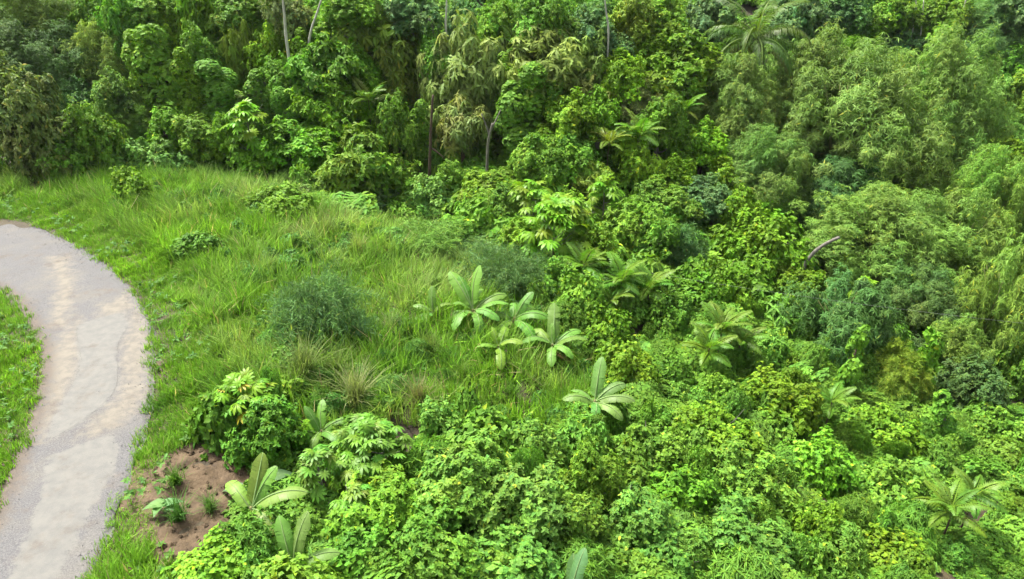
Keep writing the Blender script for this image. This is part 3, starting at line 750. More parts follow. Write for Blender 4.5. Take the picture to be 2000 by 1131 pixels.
carpet('creeper_carpet', 'mass of light green creepers blanketing the lower slope', pts, r.uniform(.45, 1.3, len(pts)), r.uniform(.4, 1.0, len(pts)) * np.where(r.random(len(pts)) < .28, 2.1, 1),
       [dome_mesh(1, HEART, .090, .08, 4, 135), dome_mesh(2, HEART, .080, .07, 4, 160), dome_mesh(3, OVAL, .105, .045, 6, 100), dome_mesh(4, HEART, .105, .09, 4, 110), dome_mesh(11, OVAL, .17, .075, 6, 46, hang=.4), dome_mesh(12, HEART, .145, .125, 4, 62), dome_mesh(13, NARROW, .20, .032, 9, 60)], 32, (.130, .262, .028))
near = lambda X, Y: inpoly(X, Y, PG) & (dist_road(np.stack([X, Y], 1)) > 3.0) & (wob(X, Y, .45, 5.5) + .5 * wob(X, Y, 1.3, 1.5) > -.05)
pts, r = scatter(-26, 6, 14, 44, 1700, 35, near)
carpet('weed_clumps', 'low creeping clumps scattered through the long grass', pts, r.uniform(.22, .70, len(pts)), r.uniform(.50, 1.0, len(pts)),
       [dome_mesh(8, OVAL, .24, .10, 6, 26), dome_mesh(9, HEART, .18, .15, 4, 40), dome_mesh(10, NARROW, .34, .05, 9, 26)], 36, (.125, .265, .048))
pts, r = scatter(-48, 66, 33, 95, 2600, 33, lambda X, Y: notgrass(X, Y) & (np.abs(X) < .80 * np.hypot(Y, 12) + 3))
carpet('undergrowth', 'tangled undergrowth between the forest trees', pts, r.uniform(.8, 1.9, len(pts)), r.uniform(.7, 2.4, len(pts)),
       [dome_mesh(5, OVAL, .20, .10, 6, 24), dome_mesh(6, OVAL, .24, .10, 6, 20, hang=.5), dome_mesh(7, HEART, .20, .17, 4, 30)], 34, (.138, .275, .026))

# ================================================================== PLANTS WITH LARGE LEAVES
def arc(L, e0, bend, n, t0=0.0):
    """curve leaving the origin along +x at elevation e0 (radians), bending down by `bend` over its length"""
    t = np.linspace(0, 1, n); a = e0 - bend * t ** 1.4
    d = L / (n - 1)
    x = np.concatenate([[0], np.cumsum(np.cos(a[:-1]) * d)]); z = np.concatenate([[0], np.cumsum(np.sin(a[:-1]) * d)])
    return np.stack([x, 0 * x, z], 1), a

def banana_leaf(seed, e0, bend, L=1.9, W=.64, dead=False):
    r = np.random.default_rng(seed); n = 30
    C, a = arc(L * 1.18, e0, bend, n + 5)
    pet = C[:5]; C = C[4:]; a = a[4:]
    V = [tuple(p) for p in C]; Q = []; Cc = [(1.25, 1.15, 1.5)] * len(C)
    t = np.linspace(0, 1, n + 1)
    prof = W / 2 * np.clip(t / .10, 0, 1) ** .6 * np.clip((1 - t) / .27, 0, 1) ** .6
    for side in (-1, 1):
        fold = .18; tear = 0; off = 0
        for i in range(n):
            if r.random() < .22: tear = r.uniform(.03, .30); off = r.normal(0, .10)
            else: tear = .0
            vs = []
            for f, tt in ((i, i + tear), (i + 1, i + 1)):
                k = min(i + 1, n) if f == i + 1 else i
                w = prof[k] * (1 + r.normal(0, .03)); k2 = min(n, tt)
                b = C[int(k2)] + (C[min(n, int(k2) + 1)] - C[int(k2)]) * (k2 - int(k2))
                up = np.array([-math.sin(a[k]), 0, math.cos(a[k])])
                fwd = np.array([math.cos(a[k]), 0, math.sin(a[k])])
                dz = fold * w - (.55 + off) * w * w / (W / 2) * (1.6 if dead else 1)
                vs.append(b + np.array([0, side * w * .94, 0]) + up * dz + fwd * w * .25)
            j = len(V)
            V += [tuple(vs[0]), tuple(vs[1])]
            sh = 1 + r.normal(0, .05); Cc += [(sh, sh, sh)] * 2
            Q.append((i, i + 1, j + 1, j) if side < 0 else (i + 1, i, j, j + 1))
    me = build_mesh('banana_leaf_blade', np.array(V), [np.array(Q)], M_BIG, np.array(Cc))
    B = Batch(); path = np.concatenate([pet, C[1:]]) + np.array([0, 0, .008])
    tube(B, path, np.linspace(.036, .008, len(path)), 6, (1, 1, 1))
    return me, B.mesh('banana_midrib', M_BIG)

BL = {'erect': [banana_leaf(1, 1.32, .85), banana_leaf(2, 1.20, 1.0)], 'mid': [banana_leaf(3, .85, 1.55), banana_leaf(4, 1.0, 1.8)],
      'droop': [banana_leaf(5, .50, 1.65), banana_leaf(6, .60, 1.95)], 'dead': [banana_leaf(7, -.2, 1.1, 1.4, .30, True)]}
def banana(px, py, size, leaves, label, tint=(.135, .278, .042), stem=1.05):
    P, D = ground_at(px, py)
    t = thing('banana_plant', label, 'banana plant', (P[0], P[1], P[2] - .05), 'banana plants')
    B = Batch(); h = stem * size
    tube(B, bez((0, 0, 0), (.02, .01, h * .5), (0, 0, h + .12), 8), np.linspace(.13, .065, 8) * size, 10)
    obj('stem', B.mesh('banana_stem', M_STEM), t)
    for ty, az, s in leaves:
        me, mr = BL[ty][R.randrange(len(BL[ty]))]
        dead = ty == 'dead'
        c = (.20, .12, .05) if dead else tuple(q * R.uniform(.88, 1.12) for q in tint)
        l = obj('leaf', me, t, (0, 0, h + R.uniform(-.10, .06) - (.15 if dead else 0)), (R.uniform(-.3, .3), R.uniform(-.08, .08), math.radians(az + R.uniform(-5, 5))), (s * size,) * 3, c)
        if dead: l['label'] = 'withered brown hanging leaf'
        obj('midrib', mr, l, color=(.22, .16, .07) if dead else (.26, .37, .14))
    return t

banana(925, 640, .86, [('erect', 118, 1.12), ('erect', 128, .95), ('erect', 52, 1.12), ('mid', 28, 1.0), ('mid', 6, .95), ('droop', 290, .85), ('droop', 238, .95), ('mid', 170, .6), ('mid', 70, .8), ('droop', 330, .8), ('droop', 200, .8), ('dead', 150, .9), ('dead', 345, 1.0), ('dead', 300, .8)],
       'tallest banana plant of the mid-slope group, six broad leaves spread like a star')
banana(846, 632, .58, [('erect', 95, 1.0), ('droop', 215, 1.0), ('droop', 250, 1.0), ('mid', 20, .9), ('mid', 165, .8)],
       'small banana plant left of the tallest one in the mid-slope group')
banana(1003, 652, .74, [('mid', 178, .9), ('erect', 50, 1.0), ('mid', 348, 1.15), ('droop', 302, 1.2), ('mid', 95, .8), ('droop', 230, .9), ('mid', 20, .8), ('dead', 262, .9)],
       'banana plant between the tallest one and the rightmost one on the grass slope', (.12, .26, .036))
banana(974, 702, .62, [('droop', 278, 1.05), ('mid', 78, 1.0), ('mid', 342, .95), ('mid', 195, .8), ('erect', 110, .7)],
       'yellow-green young banana plant lowest in the mid-slope group', (.15, .275, .028))
banana(1078, 705, .78, [('erect', 91, 1.15), ('erect', 70, .6), ('mid', 35, 1.0), ('mid', 3, 1.0), ('droop', 264, .85), ('mid', 197, 1.0), ('mid', 130, .8), ('droop', 310, .8), ('dead', 330, 1.0), ('dead', 148, .9)],
       'rightmost banana plant of the mid-slope group with one leaf standing straight up')
banana(1158, 838, .74, [('erect', 72, 1.1), ('mid', 30, .95), ('mid', 345, 1.0), ('droop', 262, .8), ('mid', 188, .9), ('droop', 320, .9), ('mid', 150, .7), ('dead', 285, .9)],
       'lone banana plant on the slope below the mid-slope group', (.135, .265, .05), 1.75)
banana(508, 1064, .60, [('erect', 102, 1.15), ('erect', 60, 1.0), ('mid', 12, 1.25), ('droop', 318, 1.0), ('mid', 140, 1.0), ('mid', 80, .6)],
       'banana plant beside bare brown earth near the lower left', (.155, .285, .044), 2.2)
banana(583, 1160, .58, [('erect', 62, 1.2), ('erect', 112, 1.1), ('mid', 20, 1.0), ('mid', 165, .9), ('droop', 280, .9)],
       'banana plant cut off by the bottom edge right of the bare earth', (.145, .265, .05), 1.6)
banana(1112, 1205, .60, [('erect', 58, 1.1), ('erect', 96, 1.0), ('mid', 150, .9), ('mid', 15, .9)],
       'banana plant just poking above the bottom edge amid creepers', (.10, .22, .06))
banana(632, 868, .5, [('mid', 205, 1.2), ('mid', 320, 1.1), ('erect', 80, 1.0), ('mid', 20, 1.0), ('erect', 140, 1.0), ('droop', 268, .9)],
       'very young banana plant under the pale straw tussock', (.11, .23, .03))

# ---- pinnate fronds
def frond(seed, L, pairs, ll, lw_, e0, bend, hang, taper=.35, mat=None, sweep=.45):
    r = np.random.default_rng(seed); n = pairs + 3
    C, a = arc(L, e0, bend, n); V = []; F3 = []; F4 = []; Cc = []
    for i, p in enumerate(C):
        w = .018 * L * (1 - .8 * i / n)
        V += [p + np.array([0, -w, 0]), p + np.array([0, w, 0])]; Cc += [(1.3, 1.1, 1.0)] * 2
        if i: F4.append((2 * i - 2, 2 * i, 2 * i + 1, 2 * i - 1))
    for i in range(2, n):
        f = i / (n - 1); l = ll * (math.sin(math.pi * (.12 + .80 * f)) ** .6) * (1 - taper * f * f) * r.uniform(.9, 1.1)
        fwd = np.array([math.cos(a[i]), 0, math.sin(a[i])]); up = np.array([-math.sin(a[i]), 0, math.cos(a[i])])
        for sd in (-1, 1):
            d = nrm(np.array([0, sd, 0]) + fwd * sweep * (1 + f) + up * .15 + np.array([0, 0, -hang * r.uniform(.6, 1.3)]))
            d2 = nrm(d + np.array([0, 0, -hang * .8]))
            wv = nrm(fwd - d * (fwd @ d)) * lw_ / 2
            b = C[i]; m = b + d * l * .45; e = m + d2 * l * .55; j = len(V)
            V += [m - wv, m + wv, e]; c = 1 + r.normal(0, .08); Cc += [(c, c, c)] * 3
            k = 2 * i + (0 if sd < 0 else 1)
            F3 += [(k, j, j + 1), (j, j + 2, j + 1)]
    return build_mesh('frond', np.array(V), [np.array(F4), np.array(F3)], mat or M_BIG, np.array(Cc))

# coconut palm
PF = [frond(s, 4.3, 46, .95, .07, e0, b, hg) for s, e0, b, hg in ((1, .75, 2.0, .8), (2, .25, 1.75, 1.0), (3, 1.25, 1.5, .5), (4, -.15, 1.4, 1.2))]
P, D = ground_at(1476, 74, 10.0); gz = float(terrain(P[0], P[1]))
palm = thing('coconut_palm', 'coconut palm with drooping fronds rising above the bamboo at the top', 'palm tree', (P[0], P[1], gz - .1))
B = Batch(); hh = P[2] - gz
tube(B, bez((.9, .3, 0), (.5, .1, hh * .6), (0, 0, hh), 14), np.linspace(.20, .12, 14), 10); obj('trunk', B.mesh('palm_trunk', M_BARK_G), palm)
for i in range(20):
    az = i * 137.5; k = [2, 0, 0, 1, 1, 3][min(5, i * 6 // 20)] if i > 1 else 2
    c = tuple(q * R.uniform(.85, 1.15) for q in ((.078, .140, .022) if k != 3 else (.12, .135, .028)))
    obj('frond', PF[k], palm, (0, 0, hh), (R.uniform(-.15, .15), 0, math.radians(az)), (1.18,) * 3, c)
for i in range(7):
    a = i * .9; B = Batch(); d = nrm(np.random.default_rng(2).normal(0, 1, (60, 3)))
    me = bpy.data.meshes.get('coconut_shape')
    if me is None:
        th = np.linspace(0, math.pi, 7); pr = np.stack([np.sin(th) * .13, 0 * th, np.cos(th) * .16], 1)
        tube(B, np.stack([0 * th, 0 * th, -np.cos(th) * .16], 1), np.maximum(np.sin(th) * .13, .004), 8); me = B.mesh('coconut_shape', M_NUT)
    obj('coconut', me, palm, (math.cos(a) * .24, math.sin(a) * .24, hh - .22 - .1 * (i % 2)))

# pinnate-leaved saplings
SF = [frond(10 + s, 1.6, 15, .44, .115, e0, b, hg, mat=M_BIG) for s, e0, b, hg in ((1, .95, 1.2, .35), (2, .5, 1.2, .5), (3, 1.15, .9, .25))]
def sapling(px, py, fpx, nf, colr, h, label, az0=0):
    P, D = ground_at(px, py, h, avoid=True); gz = float(terrain(P[0], P[1])); s = fpx * D / FPX / 1.35
    t = thing('fern_leaved_sapling', label, 'sapling', (P[0], P[1], gz - .05), 'feather-leaved saplings')
    hz = P[2] - gz
    obj('stem', limb_mesh('stem', (0, 0, 0), (0, 0, hz + .05), .05, np.random.default_rng(int(px)), 0, 1, M_BARK_B, .08), t)
    for i in range(nf):
        k = (2, 0, 0, 1, 1)[i * 5 // nf]; c = tuple(q * R.uniform(.70, .95) for q in G['fresh' if colr in ('bright', 'lime', 'yell') and R.random() < .75 else colr])
        obj('frond', SF[k], t, (0, 0, hz + R.uniform(-.25, .1)), (R.uniform(-.2, .2), R.uniform(-.1, .1), math.radians(az0 + i * 137.5)), (s * R.uniform(.85, 1.15),) * 3, c)
sapling(1140, 515, 52, 12, 'fresh', 1.9, 'feather-leaved sapling right behind the tallest banana plant')
sapling(1215, 545, 54, 13, 'fresh', 1.9, 'broad feather-leaved sapling, middle of the three right of the bananas')
sapling(1268, 560, 50, 11, 'fresh', 1.9, 'feather-leaved sapling, rightmost of the three right of the bananas')
sapling(1195, 585, 44, 10, 'fresh', 1.3, 'short feather-leaved sapling in front of the three tall ones right of bananas')
sapling(1410, 640, 54, 14, 'bright', 2.4, 'feather-leaved sapling crown overhanging the dark gap right of centre')
sapling(1450, 660, 44, 12, 'bright', 2.2, 'yellowish feather-leaved sapling at the edge of the dark gap')
sapling(1385, 680, 50, 11, 'bright', 1.8, 'lower feather-leaved sapling left of the dark gap')
sapling(1625, 785, 46, 9, 'fresh', 1.8, 'feather-leaved sapling on the creeper slope below the dark gap')
sapling(1860, 990, 58, 13, 'bright', 2.0, 'large feather-leaved sapling near the lower right corner')
sapling(1905, 960, 50, 11, 'bright', 2.2, 'yellow-green feather-leaved sapling near the right edge, above the corner')
sapling(1250, 262, 46, 13, 'bright', 4.5, 'yellow-green feather-leaved tree right of the fork-trunked tree')
sapling(1190, 278, 42, 11, 'olive', 4.0, 'olive feather-leaved tree beside the yellow-green one at upper centre')
sapling(1335, 215, 42, 12, 'bright', 5.5, 'yellow feather-leaved tree left of the big bamboo')
sapling(1010, 92, 40, 10, 'lime', 7.0, 'small vivid yellow-green feather-leaved tree above the olive crown')
sapling(720, 195, 46, 10, 'fresh', 5.0, 'lime feather-leaved tree left of the brown bare trunk')

# ---- hand-shaped leaves on stalks (umbrella-leaved trees)
def palmate(seed, lobes, r_, wd, hang):
    r = np.random.default_rng(seed); V = []; F = []; Cc = []
    C, a = arc(.55 * r_ / .4, .75, .6, 5)
    for i, p in enumerate(C):
        V += [p + np.array([0, -.008, 0]), p + np.array([0, .008, 0])]; Cc += [(1.4, 1.2, 1.0)] * 2
        if i: F.append((2 * i - 2, 2 * i, 2 * i + 1, 2 * i - 1))
    c = C[-1]; ci = len(V) - 1
    for k in range(lobes):
        th = (k - (lobes - 1) / 2) / lobes * 5.6; l = r_ * (1 - .28 * abs(k - (lobes - 1) / 2) / lobes * 2) * r.uniform(.9, 1.1)
        d = np.array([math.cos(th), math.sin(th), 0]); s = np.array([-d[1], d[0], 0]) * wd / 2
        def at(f, sg, g=0): return c + d * l * f + s * sg + np.array([0, 0, -hang * l * f * f + .05 * l * (g)])
        j = len(V)
        V += [at(.38, -.85, .6), at(.75, -.8, .3), at(1, 0, 0), at(.75, .8, .3), at(.38, .85, .6), at(.55, 0, 0)]
        q = 1 + r.normal(0, .07); Cc += [(q, q, q)] * 5 + [(q * 1.25, q * 1.15, q * 1.1)]
        F += [(ci, j, j + 1, j + 5), (ci, j + 5, j + 3, j + 4), (j + 5, j + 1, j + 2, j + 3)]
    return build_mesh('palmate_leaf', np.array(V), [np.array(F)], M_BIG, np.array(Cc))
PL = [palmate(1, 9, .40, .13, .45), palmate(2, 8, .42, .15, .7), palmate(3, 9, .38, .12, .25)]
def umbrella(cx, cy, wpx, hpx, n, colr, hc, label, leafpx=None, name='umbrella_leaved_tree', cat='tree', yellow=0):
    h = hc
    P, D = ground_at(cx, cy, h, avoid=hc > 2); gz = float(terrain(P[0], P[1])); rx = wpx / 2 * D / FPX; rz = hpx / 2 * D / FPX * .95
    t = thing(name, label, cat, (P[0], P[1], gz - .05), 'umbrella-leaved plants')
    hz = P[2] - gz; r = np.random.default_rng(int(cx + cy))
    obj('trunk', limb_mesh('trunk', (0, 0, 0), (0, 0, hz + rz * .3), .045 + .02 * hz / 3, r, 7, rx * .9, M_BARK_G, .1), t)
    s0 = (leafpx or 36) * D / FPX / .8
    d = sphere_dirs(r, n, .55)
    lumps = sphere_dirs(r, 7, .4)
    for i in range(n):
        l = lumps[i % 7]; v = nrm(l * 1.0 + d[i] * .8); rr = r.uniform(.62, .95)
        p = np.array([v[0] * rx * rr, v[1] * rx * rr, v[2] * rz * rr + hz])
        s = s0 * r.uniform(.75, 1.2)
        az = math.atan2(v[1], v[0]) + r.normal(0, .35)
        base = G[colr] if isinstance(colr, str) else colr
        c = tuple(q * r.uniform(.82, 1.18) for q in base)
        if i < yellow: c = (.36, .34, .03)
        el = math.asin(max(-1, min(1, v[2]))) * .5
        o = obj('leaf', PL[i % 3], t, p - np.array([math.cos(az), math.sin(az), .9]) * .42 * s, (r.normal(0, .2), .35 - el + r.normal(0, .2), az), (s, s, s), c)
        if i < yellow: o['label'] = 'ageing yellow leaf'
    return t
umbrella(1082, 450, 155, 170, 120, 'lime', 2.4, 'lime umbrella-leaved tree standing above the banana group', 42)
umbrella(1040, 378, 80, 70, 34, 'bright', 3.0, 'small bright umbrella-leaved tree behind the lime one', 40)
umbrella(1180, 380, 70, 80, 36, 'lime', 3.0, 'yellow-green umbrella-leaved tree right of the lime one', 36)
umbrella(722, 868, 170, 110, 90, 'mint', 1.5, 'mint umbrella-leaved shrub at the foot of the grass slope', 38, 'umbrella_leaved_shrub', 'shrub')
umbrella(622, 915, 72, 110, 42, 'mint', 1.5, 'narrow mint umbrella-leaved shrub left of the wide mint one', 38, 'umbrella_leaved_shrub', 'shrub')
umbrella(688, 975, 100, 70, 34, 'mint', 1.2, 'mint umbrella-leaved shrub below the wide mint one', 38, 'umbrella_leaved_shrub', 'shrub')
umbrella(475, 772, 120, 90, 52, 'lime', 1.5, 'glossy umbrella-leaved shrub with some yellow leaves beside the grass verge', 36, 'umbrella_leaved_shrub', 'shrub', 5)
umbrella(480, 225, 80, 60, 34, 'yell', 5.0, 'yellow-green umbrella-leaved tree at upper left, in front of vine columns', 34)
umbrella(480, 272, 64, 40, 22, 'bright', 4.0, 'lower umbrella-leaved tree under the yellow-green one at upper left', 34)
umbrella(1690, 560, 40, 40, 16, 'yell', 2.5, 'small bright umbrella-leaved seedling in the shade of the right bamboo', 30)

# ---- heart-leaved taro
def taro_leaf(seed):
    B = Batch(); tube(B, bez((0, 0, 0), (.05, 0, .4), (.28, 0, .62), 7), np.linspace(.018, .010, 7), 6, (1, 1, 1))
    c = np.array([.28, 0, .62]); out = [(-.20, .0), (-.30, .14), (-.22, .26), (0, .28), (.22, .20), (.42, .09), (.58, 0), (.42, -.09), (.22, -.20), (0, -.28), (-.22, -.26), (-.30, -.14), (-.02, 0)]
    V = [c]; Cc = [(1.3, 1.2, 1.1)]
    for x, y in out[:-1]: V.append(c + np.array([x, y, .10 * abs(y) - .45 * x * x - .2 * max(x, 0)])); Cc.append((1, 1, 1))
    n = len(V) - 1
    F = [(0, 1 + i, 1 + (i + 1) % n) for i in range(n)]
    B.add(np.array(V), [np.array(F)], np.array(Cc)); return B.mesh('taro_leaf', M_BIG)
TL = taro_leaf(1)
def taro(px, py, s, n, label, col=(.10, .215, .085)):
    P, D = ground_at(px, py)
    t = thing('taro_plant', label, 'taro plant', (P[0], P[1], P[2] - .03), 'taro plants'); r = np.random.default_rng(px)
    B = Batch(); tube(B, [(0, 0, -.02), (0, 0, .08), (0, 0, .16)], [.06, .05, .03], 8); obj('corm', B.mesh('taro_corm', M_STEM), t)
    for i in range(n):
        k = s * r.uniform(.7, 1.15); obj('leaf', TL, t, (0, 0, .1), (r.normal(0, .12), r.normal(.1, .2), i * 2.4 + r.normal(0, .2)), (k, k, k), tuple(q * r.uniform(.85, 1.2) for q in col))
taro(478, 985, .75, 7, 'blue-green taro with heart-shaped leaves at the foot of the bare earth')
taro(530, 965, .8, 7, 'blue-green taro behind the lower left banana plant, upper right of its pair')
taro(560, 1000, .7, 5, 'taro growing right of the lower left banana plant', (.08, .18, .05))
taro(600, 1010, .65, 4, 'paler taro leaves nearest the mint shrubs', (.12, .21, .07))
taro(325, 1010, .6, 5, 'small pale taro at the road verge left of bare earth', (.11, .22, .08))

# ---- grass tussocks
def tussock_mesh(seed, n, L, W, spread, cols):
    r = np.random.default_rng(seed); B = Batch(); a = r.random(n) * 6.283; le = r.uniform(.1, 1, n) * spread
    y = np.stack([np.cos(a) * le, np.sin(a) * le, np.ones(n)], 1); z = np.stack([np.cos(a), np.sin(a), le * .3], 1)
    P = np.stack([r.normal(0, .10, n), r.normal(0, .10, n), -.05 * np.ones(n)], 1)
    f = r.random((n, 1)); C = np.array(cols[0]) * f + np.array(cols[1]) * (1 - f)
    for v, b in enumerate((.5, .9, 1.25)):
        s = np.arange(n) % 3 == v
        B.inst(blade_t(b), P[s], y[s], z[s], L * r.uniform(.6, 1.2, s.sum()), W * r.uniform(.7, 1.2, s.sum()), C[s])
    return B.mesh('tussock', M_GRASS)
TU = {'green': tussock_mesh(1, 170, .85, .028, .9, ((1, 1, 1), (.7, .85, .8))), 'pale': tussock_mesh(2, 240, 1.35, .026, 1.0, ((1, 1, 1), (.65, .8, .5)))}
def tussock(px, py, s, kind, col, label):
    P, D = ground_at(px, py)
    o = obj('grass_tussock', TU[kind], None, (P[0], P[1], P[2]), (0, 0, R.random() * 6), (s, s, s), col)
    tag(o, label, 'grass', 'grass tussocks'); return o
tussock(600, 748, 1.15, 'pale', (.22, .27, .10), 'arching pale tussock below the blue feathery shrub')
tussock(700, 800, 1.15, 'pale', (.30, .32, .15), 'straw-pale drooping tussock above the young banana plant')
tussock(660, 745, .9, 'pale', (.19, .25, .08), 'green-and-straw tussock between the two pale ones')
tussock(545, 700, .8, 'green', (.13, .23, .03), 'bright tussock at the foot of the blue feathery shrub')
tussock(765, 660, .75, 'pale', (.30, .36, .16), 'white-bladed arching tussock left of the young yellow-green banana')
tussock(352, 1018, .8, 'green', (.09, .20, .04), 'dark green tussock growing on the bare earth')
tussock(412, 1000, .6, 'green', (.13, .22, .05), 'small tussock on bare earth next to the taro')
tussock(345, 950, .7, 'green', (.12, .23, .03), 'tussock on the upper rim of the bare earth by the road')
tussock(840, 700, .8, 'pale', (.20, .27, .08), 'loose tussock in the grass under the small left banana plant')
tussock(900, 740, .8, 'green', (.15, .23, .04), 'low tussock in the middle of the grass below the bananas')
tussock(1000, 780, .8, 'green', (.12, .22, .03), 'tussock between the young yellow-green banana and the lone one')
tussock(820, 800, .9, 'pale', (.26, .24, .12), 'dry brownish tussock beside the round creeper mound')
tussock(1050, 830, .8, 'green', (.13, .22, .04), 'tussock left of the lone banana plant')
tussock(1100, 700, .7, 'pale', (.23, .24, .11), 'dry tussock under the rightmost mid-slope banana plant')
tussock(640, 470, .9, 'pale', (.25, .32, .10), 'silvery tussock high on the grass slope')
tussock(700, 505, .9, 'pale', (.28, .33, .12), 'silvery tussock a little downhill from the highest one')
tussock(430, 700, .8, 'green', (.14, .24, .025), 'tall green tussock on the road verge left of the feathery shrub')
tussock(480, 660, .9, 'green', (.12, .23, .02), 'tall green tussock touching the feathery shrub on its left')

# ================================================================== TREES, SHRUBS, BAMBOO (crown centre and size as seen in the photograph)
P_ = plant
# --- top left
P_('bamboo', 75, 55, 290, 190, 'bamb', 6, 'feathery bamboo clump filling the top left corner')
P_('bamboo', 100, 125, 270, 150, 'bamb_shade', 5, 'arching bamboo clump with dark underside below the top left corner')
P_('bamboo', 205, 120, 130, 130, 'bamb', 5, 'lighter small bamboo clump right of the top left bamboo')
P_('broad', 58, 235, 165, 170, (.135, .195, .045), 3.2, 'rounded olive tree over a dark hollow at the left edge')
P_('broad', 187, 258, 95, 110, 'fresh', 2.6, 'glossy green small tree right of the rounded olive tree')
P_('fuzzy', 262, 245, 95, 80, 'pale', 3.0, 'soft pale bush between the glossy small tree and the tall vine column')
P_('column', 330, 175, 90, 230, 'mid', 5.0, 'tall vine-draped trunk standing apart at upper left', name='vine_draped_tree')
P_('big', 342, 52, 70, 60, 'yell', 7.0, 'yellow-green drooping treetop on top of the tall vine column')
P_('big', 393, 35, 85, 100, 'bright', 7.5, 'vivid green drooping tree at the top edge right of the vine column')
P_('broad', 178, 45, 100, 100, 'deep', 6.5, 'dark green tree at the top edge behind the bamboo')
P_('broad', 255, 75, 100, 130, 'deep', 6.5, 'dark tree left of the tall vine column')
P_('broad', 300, 18, 120, 70, 'mid', 8, 'tree at the top edge above the tall vine column')
P_('olive', 468, 100, 70, 120, 'olive', 6.0, 'brownish-green narrow tree near the top, left of the leaning pale trunk')
P_('broad', 525, 95, 80, 90, 'bright', 6.0, 'bright green tree just right of the brownish narrow one')
P_('broad', 470, 20, 120, 70, 'deep', 8, 'dark tree at the top edge left of the thin white trunk')
P_('broad', 565, 25, 90, 80, 'grey', 8, 'greyish tree at the top edge behind the thin white trunk')
P_('broad', 640, 65, 110, 80, 'yell', 6.5, 'yellow-green tree right of the leaning pale trunk')
P_('column', 515, 205, 60, 130, 'deep', 4.0, 'dark vine-draped trunk behind the yellow-green umbrella-leaved tree')
P_('column', 425, 190, 80, 140, 'fresh', 4.5, 'vine-draped tree between the tall vine column and umbrella-leaved tree')
P_('layer', 640, 160, 170, 130, 'fresh', 5.0, 'large tiered tree with dark gaps, left of the olive crowns')
P_('layer', 655, 225, 150, 110, 'bright', 4.0, 'lower tiered tree with shelf-like branches above the round dark-bottomed bush')
P_('layer', 575, 275, 150, 80, 'bright', 3.0, 'spreading tiered bush over a dark hollow, upper left of centre')
P_('vine', 285, 318, 140, 80, 'pale', None, 'pale creeper mound on the crest, left of its twin')
P_('vine', 385, 300, 150, 80, 'pale', None, 'pale creeper mound on the crest, right of its twin')
P_('vine', 255, 375, 84, 84, 'bright', .9, 'small creeper-covered stump with a dark hollow in the grass')
P_('vine', 430, 335, 130, 60, 'fresh', None, 'green creeper mound at the crest, right of the two pale ones')
P_('fuzzy', 560, 352, 120, 60, 'pale', None, 'pale feathery bush on the crest left of the round dark-bottomed bush')
P_('vine', 610, 375, 80, 60, 'pale', None, 'pale creeper clump touching the round dark-bottomed bush on its left')
P_('broad', 120, 300, 90, 70, 'deep', 1.6, 'dark bush in the shade under the rounded olive tree')
P_('broad', 395, 262, 110, 70, 'mid', 3.2, 'mid green bush at the foot of the tall vine column')
P_('broad', 320, 250, 90, 80, 'mid', 3.0, 'bush hugging the foot of the tall vine column on its left')
P_('broad', 550, 165, 90, 80, 'mid', 5, 'mid green tree left of the large tiered tree')
P_('broad', 225, 195, 90, 80, 'bamb', 4.5, 'tree in the gap between the light small bamboo and the vine column')
P_('broad', 400, 110, 90, 90, 'deep', 6, 'dark tree right of the tall vine column, below the vivid drooping tree')
# --- top centre
P_('big', 735, 72, 150, 110, (.150, .245, .03), 6.5, 'olive-green tree left of the tan crown, near the top')
P_('big', 765, 135, 100, 100, (.150, .235, .03), 5.5, 'olive drooping tree directly left of the tan crown')
P_('broad', 800, 25, 130, 80, 'teal', 9, 'dark grey-green tall tree at the top edge above the olive trees')
P_('broad', 690, 18, 110, 60, 'mid', 9, 'tree at the top edge between the leaning pale trunk and the dark tall tree')
P_('broad', 905, 62, 80, 100, 'blue', 7, 'pale blue-green tree behind the tan crown')
P_('broad', 975, 45, 90, 80, 'mid', 8, 'green tree at the top right of the blue-green one')
P_('broad', 1060, 30, 110, 80, 'deep', 8.5, 'dark green tree at the top edge above the olive right crown')
P_('broad', 1140, 60, 110, 90, 'blue', 8, 'blue-green tree at the top, right of the dark green one')
P_('broad', 1185, 105, 100, 70, 'blue', 6.5, 'blue-green tree just below its blue-green neighbour at the top')
P_('broad', 1235, 50, 110, 90, 'olive', 8, 'olive-green tree at the top, left of the palm')
P_('olive', 905, 165, 180, 185, 'tan', 5.2, 'tree with tan drooping leaves beside the brown bare trunk')
P_('olive', 905, 240, 100, 90, 'tan', 4.0, 'low tan drooping crown hanging in front of the fork-trunked tree')
P_('olive', 1065, 120, 200, 125, (.18, .25, .048), 6.2, 'olive drooping crown right of the tan one')
P_('olive', 1140, 130, 110, 120, (.165, .255, .045), 6.0, 'rightmost olive drooping crown of the tan and olive group')
P_('column', 1015, 225, 90, 190, 'deep', 4.2, 'dark vine-draped tree right behind the forked grey trunk')
P_('column', 815, 270, 46, 140, 'fresh', 2.8, 'slender vine column just left of the brown bare trunk')
P_('broad', 700, 155, 110, 100, 'bright', 5, 'bright tree between the large tiered tree and the olive ones')
P_('layer', 712, 330, 170, 130, 'fresh', 2.4, 'round bright-topped bush with a deep dark underside on the crest')
P_('broad', 715, 388, 140, 70, (.05, .11, .03), .8, 'low foliage coloured dark as shade underneath the round bright-topped bush')  # very dark green paints in the shaded underside of the bush above
P_('vine', 845, 385, 110, 80, 'pale', None, 'pale creeper bush at the foot of the brown bare trunk')
P_('vine', 935, 410, 80, 70, 'bright', None, 'small round creeper bush left of the small bright umbrella-leaved tree')
P_('broad', 968, 365, 130, 70, 'bright', 1.5, 'bright green bush under the forked grey trunk')
P_('broad', 1052, 318, 120, 100, 'fresh', 2.6, 'green bush right of the forked grey trunk')
